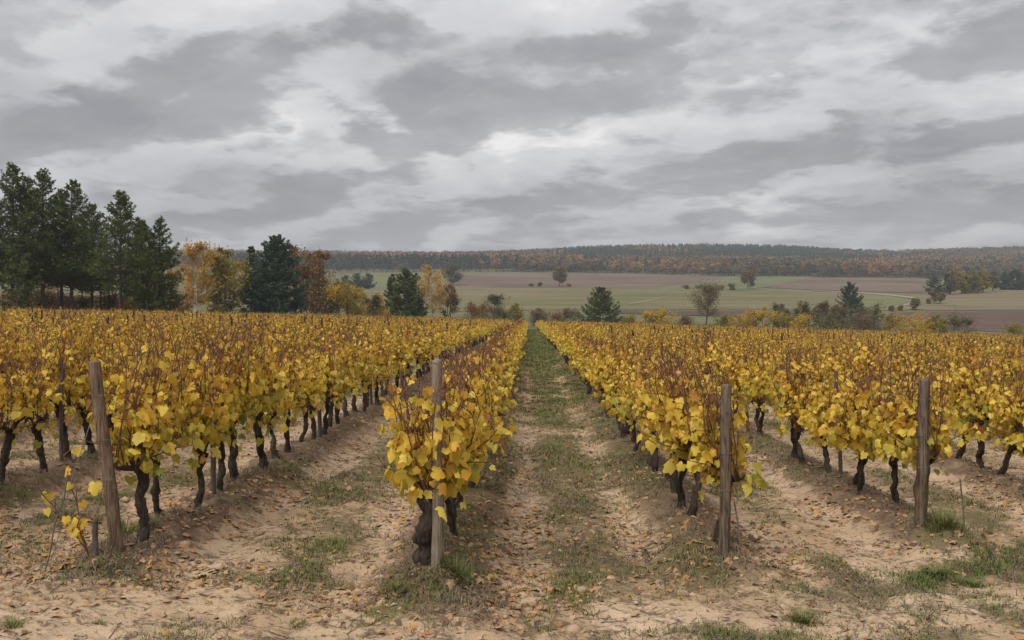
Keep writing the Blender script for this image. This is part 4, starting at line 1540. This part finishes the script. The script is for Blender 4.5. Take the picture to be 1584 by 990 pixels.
# ------------------------------------------------------------------ ground cover
def build_ground_cover():
    rng = np.random.default_rng(55)

    def pts(n, y0, y1, power=2.0):
        y = (rng.uniform(y0 ** (1 - power + 1), y1 ** (1 - power + 1), n)) ** (1 / (2 - power)) if power != 2 else np.exp(rng.uniform(math.log(y0), math.log(y1), n))
        x = (rng.uniform(-.66, .63, n)) * y + rng.uniform(-.3, .3, n)
        return x, y
    # ---- grass
    x, y = pts(110000, 4.6, 34)
    xp, yp = rng.uniform(-.6, 1.55, 26000), np.exp(rng.uniform(math.log(22), math.log(150), 26000))
    x, y = np.concatenate([x, xp]), np.concatenate([y, yp])
    gr, berm, head, track, foot, dr, along = near_masks(x, y)
    cl = fbm(x * 2.6, y * 2.6, 61, 3)
    p = np.clip((gr - .10) * 1.45, 0, .8) * np.clip((cl - .38) * 3.6, 0, 1)
    k = rng.random(len(x)) < p
    x, y = x[k], y[k]
    turf = np.clip((gr[k] - .55) * 2, 0, 1)
    per = 5
    n = len(x) * per
    X = np.repeat(x, per) + rng.normal(0, .03, n)
    Y = np.repeat(y, per) + rng.normal(0, .03, n)
    Z = terrain(X, Y) - .006
    hgt = rng.uniform(.015, .06, n) * (.75 + .7 * np.repeat(turf, per)) * (1 + .012 * np.minimum(Y, 60))
    wid = rng.uniform(.0025, .005, n) * (1 + .09 * np.maximum(Y - 6, 0))
    a = rng.uniform(0, 6.28, n)
    lean = rng.uniform(.2, 1.3, n) * hgt
    sx, sy = -np.sin(a) * wid, np.cos(a) * wid
    B = np.stack([X, Y, Z], -1)
    S = np.stack([sx, sy, np.zeros(n)], -1)
    Dv = np.stack([np.cos(a) * lean, np.sin(a) * lean, np.zeros(n)], -1)
    U = np.stack([np.zeros(n), np.zeros(n), hgt], -1)
    V = np.stack([B - S, B + S, B + Dv * .35 + U * .65 + S * .7, B + Dv * .35 + U * .65 - S * .7, B + Dv + U * .95], 1).reshape(-1, 3)
    b = (np.arange(n) * 5)[:, None]
    Q = b + np.array([[0, 1, 2, 3]])
    T = b + np.array([[3, 2, 4]])
    tint = np.clip(.44 + .7 * (fbm(X * .8, Y * .8, 62, 3) - .5) + rng.normal(0, .16, n) - .16 * np.repeat(turf, per) + .16 * ((X > -.6) & (X < 1.6) & (Y > 6.5)), 0, 1)
    me = mesh_np('grass', V, [T, Q], [MAT['grass_blade']], {'tint': np.repeat(tint, 5)})
    tag(link('grass', me), 'short green grass and weeds in patches on the sandy ground', 'grass', kind='stuff')
    # ---- dry grass and roots on the ridges under the vines
    x, y = pts(90000, 4.6, 30)
    gr, berm, head, track, foot, dr, along = near_masks(x, y)
    k = rng.random(len(x)) < np.clip(berm * .95 + foot * .6 + (gr - .15) * 1.0, 0, 1) * np.clip((fbm(x * 2, y * 2, 63, 3) - .3) * 2.5, 0, 1)
    x, y = x[k], y[k]
    n = len(x) * 3
    X = np.repeat(x, 3) + rng.normal(0, .03, n)
    Y = np.repeat(y, 3) + rng.normal(0, .03, n)
    Z = terrain(X, Y) - .004
    a = rng.uniform(0, 6.28, n)
    L = rng.uniform(.04, .15, n)
    up = rng.uniform(.005, .045, n)
    w = rng.uniform(.0018, .0036, n) * (1 + .07 * np.maximum(Y - 6, 0))
    B = np.stack([X, Y, Z], -1)
    E = B + np.stack([np.cos(a) * L, np.sin(a) * L, up * .4], -1)
    Md = (B + E) / 2 + np.stack([0 * L, 0 * L, up], -1)
    S = np.stack([-np.sin(a) * w, np.cos(a) * w, np.zeros(n)], -1)
    V = np.stack([B - S, B + S, Md + S, Md - S, E], 1).reshape(-1, 3)
    b = (np.arange(n) * 5)[:, None]
    me = mesh_np('dry_grass', V, [b + np.array([[3, 2, 4]]), b + np.array([[0, 1, 2, 3]])], [MAT['dry_grass']],
                 {'tint': np.repeat(rng.random(n), 5)})
    tag(link('dry_grass', me), 'dry grass and root fibres on the earth ridges under the vines', 'dry grass', kind='stuff')
    # ---- fallen leaves
    x, y = pts(64000, 4.6, 42)
    xp, yp = rng.uniform(-.6, 1.55, 9000), np.exp(rng.uniform(math.log(20), math.log(120), 9000))
    x, y = np.concatenate([x, xp]), np.concatenate([y, yp])
    gr, berm, head, track, foot, dr, along = near_masks(x, y)
    edge = np.exp(-((dr - .5) / .3) ** 2) * along
    p = (.08 + .85 * edge + .30 * along + .18 * foot + .10 * track) * np.clip((fbm(x * 1.4, y * 1.4, 64, 3) - .33) * 3.2, 0, 1)
    k = rng.random(len(x)) < p
    x, y = x[k], y[k]
    n = len(x)
    z = terrain(x, y) + .012
    e = .06
    gx = (terrain(x + e, y) - terrain(x - e, y)) / (2 * e)
    gy = (terrain(x, y + e) - terrain(x, y - e)) / (2 * e)
    nrm = np.stack([-gx, -gy, np.ones(n)], -1) + rng.normal(0, .28, (n, 3))
    M = frames(rng.normal(0, 1, (n, 3)) * np.array([1, 1, .15]), nrm)
    size = rng.uniform(.03, .075, n) * (1 + .012 * np.maximum(y - 12, 0))
    tint = np.clip(rng.beta(1.3, 1.5, n) * .98, 0, 1)
    tint = np.where((tint > .57) & (tint < .73) & (rng.random(n) < .75), rng.uniform(.74, 1, n), tint)
    g = Geo()
    kk = rng.integers(0, 6, n)
    for q in range(6):
        V, F = leaf_shape(rng, 0 if q < 3 else 1)
        V[:, 2] = V[:, 2] * 1.3
        i = np.where(kk == q)[0]
        VV, FF = scatter(V, F, M[i], np.stack([x, y, z], -1)[i], size[i])
        g.add(VV, FF, np.repeat(tint[i], len(V)))
    tag(link('leaf_litter', g.mesh('leaf_litter', [MAT['litter_leaf']])), 'fallen tan, orange and brown vine leaves scattered over the ground', 'fallen leaves', kind='stuff')
    # ---- clods and twigs
    ico = np.array([(0, 0, 1), (.9, 0, .3), (.28, .85, .3), (-.72, .53, .3), (-.72, -.53, .3), (.28, -.85, .3), (.7, .5, -.4), (-.3, .8, -.4), (-.9, 0, -.4), (-.3, -.8, -.4), (.7, -.5, -.4)])
    IF = np.array([(0, 1, 2), (0, 2, 3), (0, 3, 4), (0, 4, 5), (0, 5, 1), (1, 6, 2), (2, 6, 7), (2, 7, 3), (3, 7, 8), (3, 8, 4), (4, 8, 9), (4, 9, 5), (5, 9, 10), (5, 10, 1), (1, 10, 6)])
    x, y = pts(9000, 4.7, 20)
    gr, berm, head, track, foot, dr, along = near_masks(x, y)
    k = rng.random(len(x)) < (.05 + .22 * np.exp(-((dr - .42) / .2) ** 2) * along) * np.clip((fbm(x * 1.1, y * 1.1, 66, 3) - .35) * 3.5, 0, 1)
    x, y = x[k], y[k]
    n = len(x)
    a = rng.uniform(0, 6.28, n)
    M = np.zeros((n, 3, 3))
    f = rng.uniform(.25, .55, n)
    st = rng.uniform(.6, 1.3, n)
    M[:, 0, 0], M[:, 0, 1] = np.cos(a) * st, -np.sin(a)
    M[:, 1, 0], M[:, 1, 1] = np.sin(a) * st, np.cos(a)
    M[:, 2, 2] = f
    V, F = scatter(ico, IF, M, np.stack([x, y, terrain(x, y) + .004], -1), rng.gamma(2.2, .010, n) + .008)
    V += rng.normal(0, .0025, V.shape)
    tag(link('soil_clods', Geo().add(V, F).mesh('soil_clods', [MAT['clod_soil']])), 'small dry clods of sandy soil along the ridges', 'soil clods', kind='stuff')
    x, y = pts(4200, 4.6, 22)
    g = Geo()
    n = len(x)
    z = terrain(x, y) + .006
    a = rng.uniform(0, 6.28, n)
    L = rng.gamma(2.0, .02, n) + .015
    w = rng.uniform(.002, .0045, n)
    B = np.stack([x, y, z], -1)
    E = np.stack([x + np.cos(a) * L, y + np.sin(a) * L, terrain(x + np.cos(a) * L, y + np.sin(a) * L) + .008], -1)
    S = np.stack([-np.sin(a) * w, np.cos(a) * w, 0 * w], -1)
    U = np.stack([0 * w, 0 * w, w * 1.6], -1)
    V = np.stack([B - S, B + S, B + U, E - S * .5, E + S * .5, E + U * .5], 1).reshape(-1, 3)
    b = (np.arange(n) * 6)[:, None]
    Q = np.concatenate([b + np.array([[0, 1, 4, 3]]), b + np.array([[1, 2, 5, 4]]), b + np.array([[2, 0, 3, 5]])])
    tag(link('twigs', mesh_np('twigs', V, Q, [MAT['twig']], {'tint': np.zeros(len(V))})), 'small dark twigs and stalks strewn over the sand', 'twigs', kind='stuff')
    # ---- grass tufts one can point at
    for px, py, r, hh, nb, lab in [(457, 972, .06, .055, 110, 'small round grass tuft alone on the sand at the bottom left'),
                                   (10, 978, .07, .12, 70, 'grass tuft in the bottom left corner'),
                                   (148, 972, .04, .06, 40, 'tiny grass tuft at the bottom left, right of the corner tuft'),
                                   (1455, 812, .24, .22, 420, 'bright green weed clump beside the grey topped post'),
                                   (1440, 890, .22, .12, 420, 'thick grass clump in the turf band at the lower right'),
                                   (1240, 960, .16, .12, 260, 'grass tuft alone on the sand at the lower right'),
                                   (1500, 905, .18, .10, 320, 'grass clump nearest the right edge below the turf band'),
                                   (185, 835, .16, .26, 190, 'long grass growing round the foot of the leaning brown post'),
                                   (225, 815, .12, .12, 120, 'leafy green weed between the leaning post and the first vine'),
                                   (705, 890, .14, .20, 170, 'dark grass bunch right of the foot of the pale split post'),
                                   (610, 915, .16, .10, 220, 'green grass bank left of the foot of the pale split post')]:
        ds = np.linspace(4.2, 14, 500)
        zz = terrain(img_x(px, ds), ds)
        i = np.argmin(np.abs(zz - img_z(py, ds)))
        X0, Y0 = float(img_x(px, ds[i])), float(ds[i])
        t = thing('grass_tuft', lab, 'grass tuft', (X0, Y0, ground_z(X0, Y0)), 0, 'grass tufts')
        rr = np.abs(rng.normal(0, .6, nb)) * r
        aa = rng.uniform(0, 6.28, nb)
        bx, by = rr * np.cos(aa), rr * np.sin(aa) * .8
        bz = terrain(X0 + bx, Y0 + by) - ground_z(X0, Y0) - .008
        h = hh * .75 * rng.uniform(.35, 1.1, nb) * np.clip(1.2 - rr / (2.2 * r), .3, 1.2)
        w = rng.uniform(.0025, .005, nb)
        da = aa + rng.normal(0, .6, nb)
        ln = h * rng.uniform(.4, 1.8, nb)
        B = np.stack([bx, by, bz], -1)
        S = np.stack([-np.sin(da) * w, np.cos(da) * w, 0 * w], -1)
        S = np.where(np.abs(S[:, :1]) < .001, np.stack([w, 0 * w, 0 * w], -1), S)
        D1 = np.stack([np.cos(da) * ln, np.sin(da) * ln, 0 * ln], -1)
        U = np.stack([0 * h, 0 * h, h], -1)
        V = np.stack([B - S, B + S, B + D1 * .35 + U * .7 + S * .7, B + D1 * .35 + U * .7 - S * .7, B + D1 + U * .9], 1).reshape(-1, 3)
        b = (np.arange(nb) * 5)[:, None]
        me = mesh_np('blades', V, [b + np.array([[3, 2, 4]]), b + np.array([[0, 1, 2, 3]])], [MAT['grass_blade']],
                     {'tint': np.repeat(np.clip(rng.normal(.42, .22, nb), 0, 1), 5)})
        link('blades', me, t)['kind'] = 'stuff'


def build_haze():
    x0, x1, y0, y1, z0, z1 = -2300, 2300, -75, 2700, -12, 165
    V = [(x0, y0, z0), (x1, y0, z0), (x1, y1, z0), (x0, y1, z0), (x0, y0, z1), (x1, y0, z1), (x1, y1, z1), (x0, y1, z1)]
    Q = [(3, 2, 1, 0), (4, 5, 6, 7), (0, 1, 5, 4), (1, 2, 6, 5), (2, 3, 7, 6), (3, 0, 4, 7)]
    m = bpy.data.materials.new('haze_air')
    m.use_nodes = True
    t = NT(m.node_tree)
    pv = t.node('ShaderNodeVolumePrincipled', ins={'Color': (.82, .86, .92), 'Density': .00022})
    pv.inputs['Anisotropy'].default_value = .1
    t.node('ShaderNodeOutputMaterial', ins={1: pv.outputs[0]})
    o = link('haze', mesh_np('haze', V, np.array(Q), [m]))
    tag(o, 'thin pale autumn haze over the valley', 'haze', kind='stuff')


SPOTS = build_vines()
build_posts(SPOTS)
build_trees()
build_woods()
build_ground_cover()
build_haze()
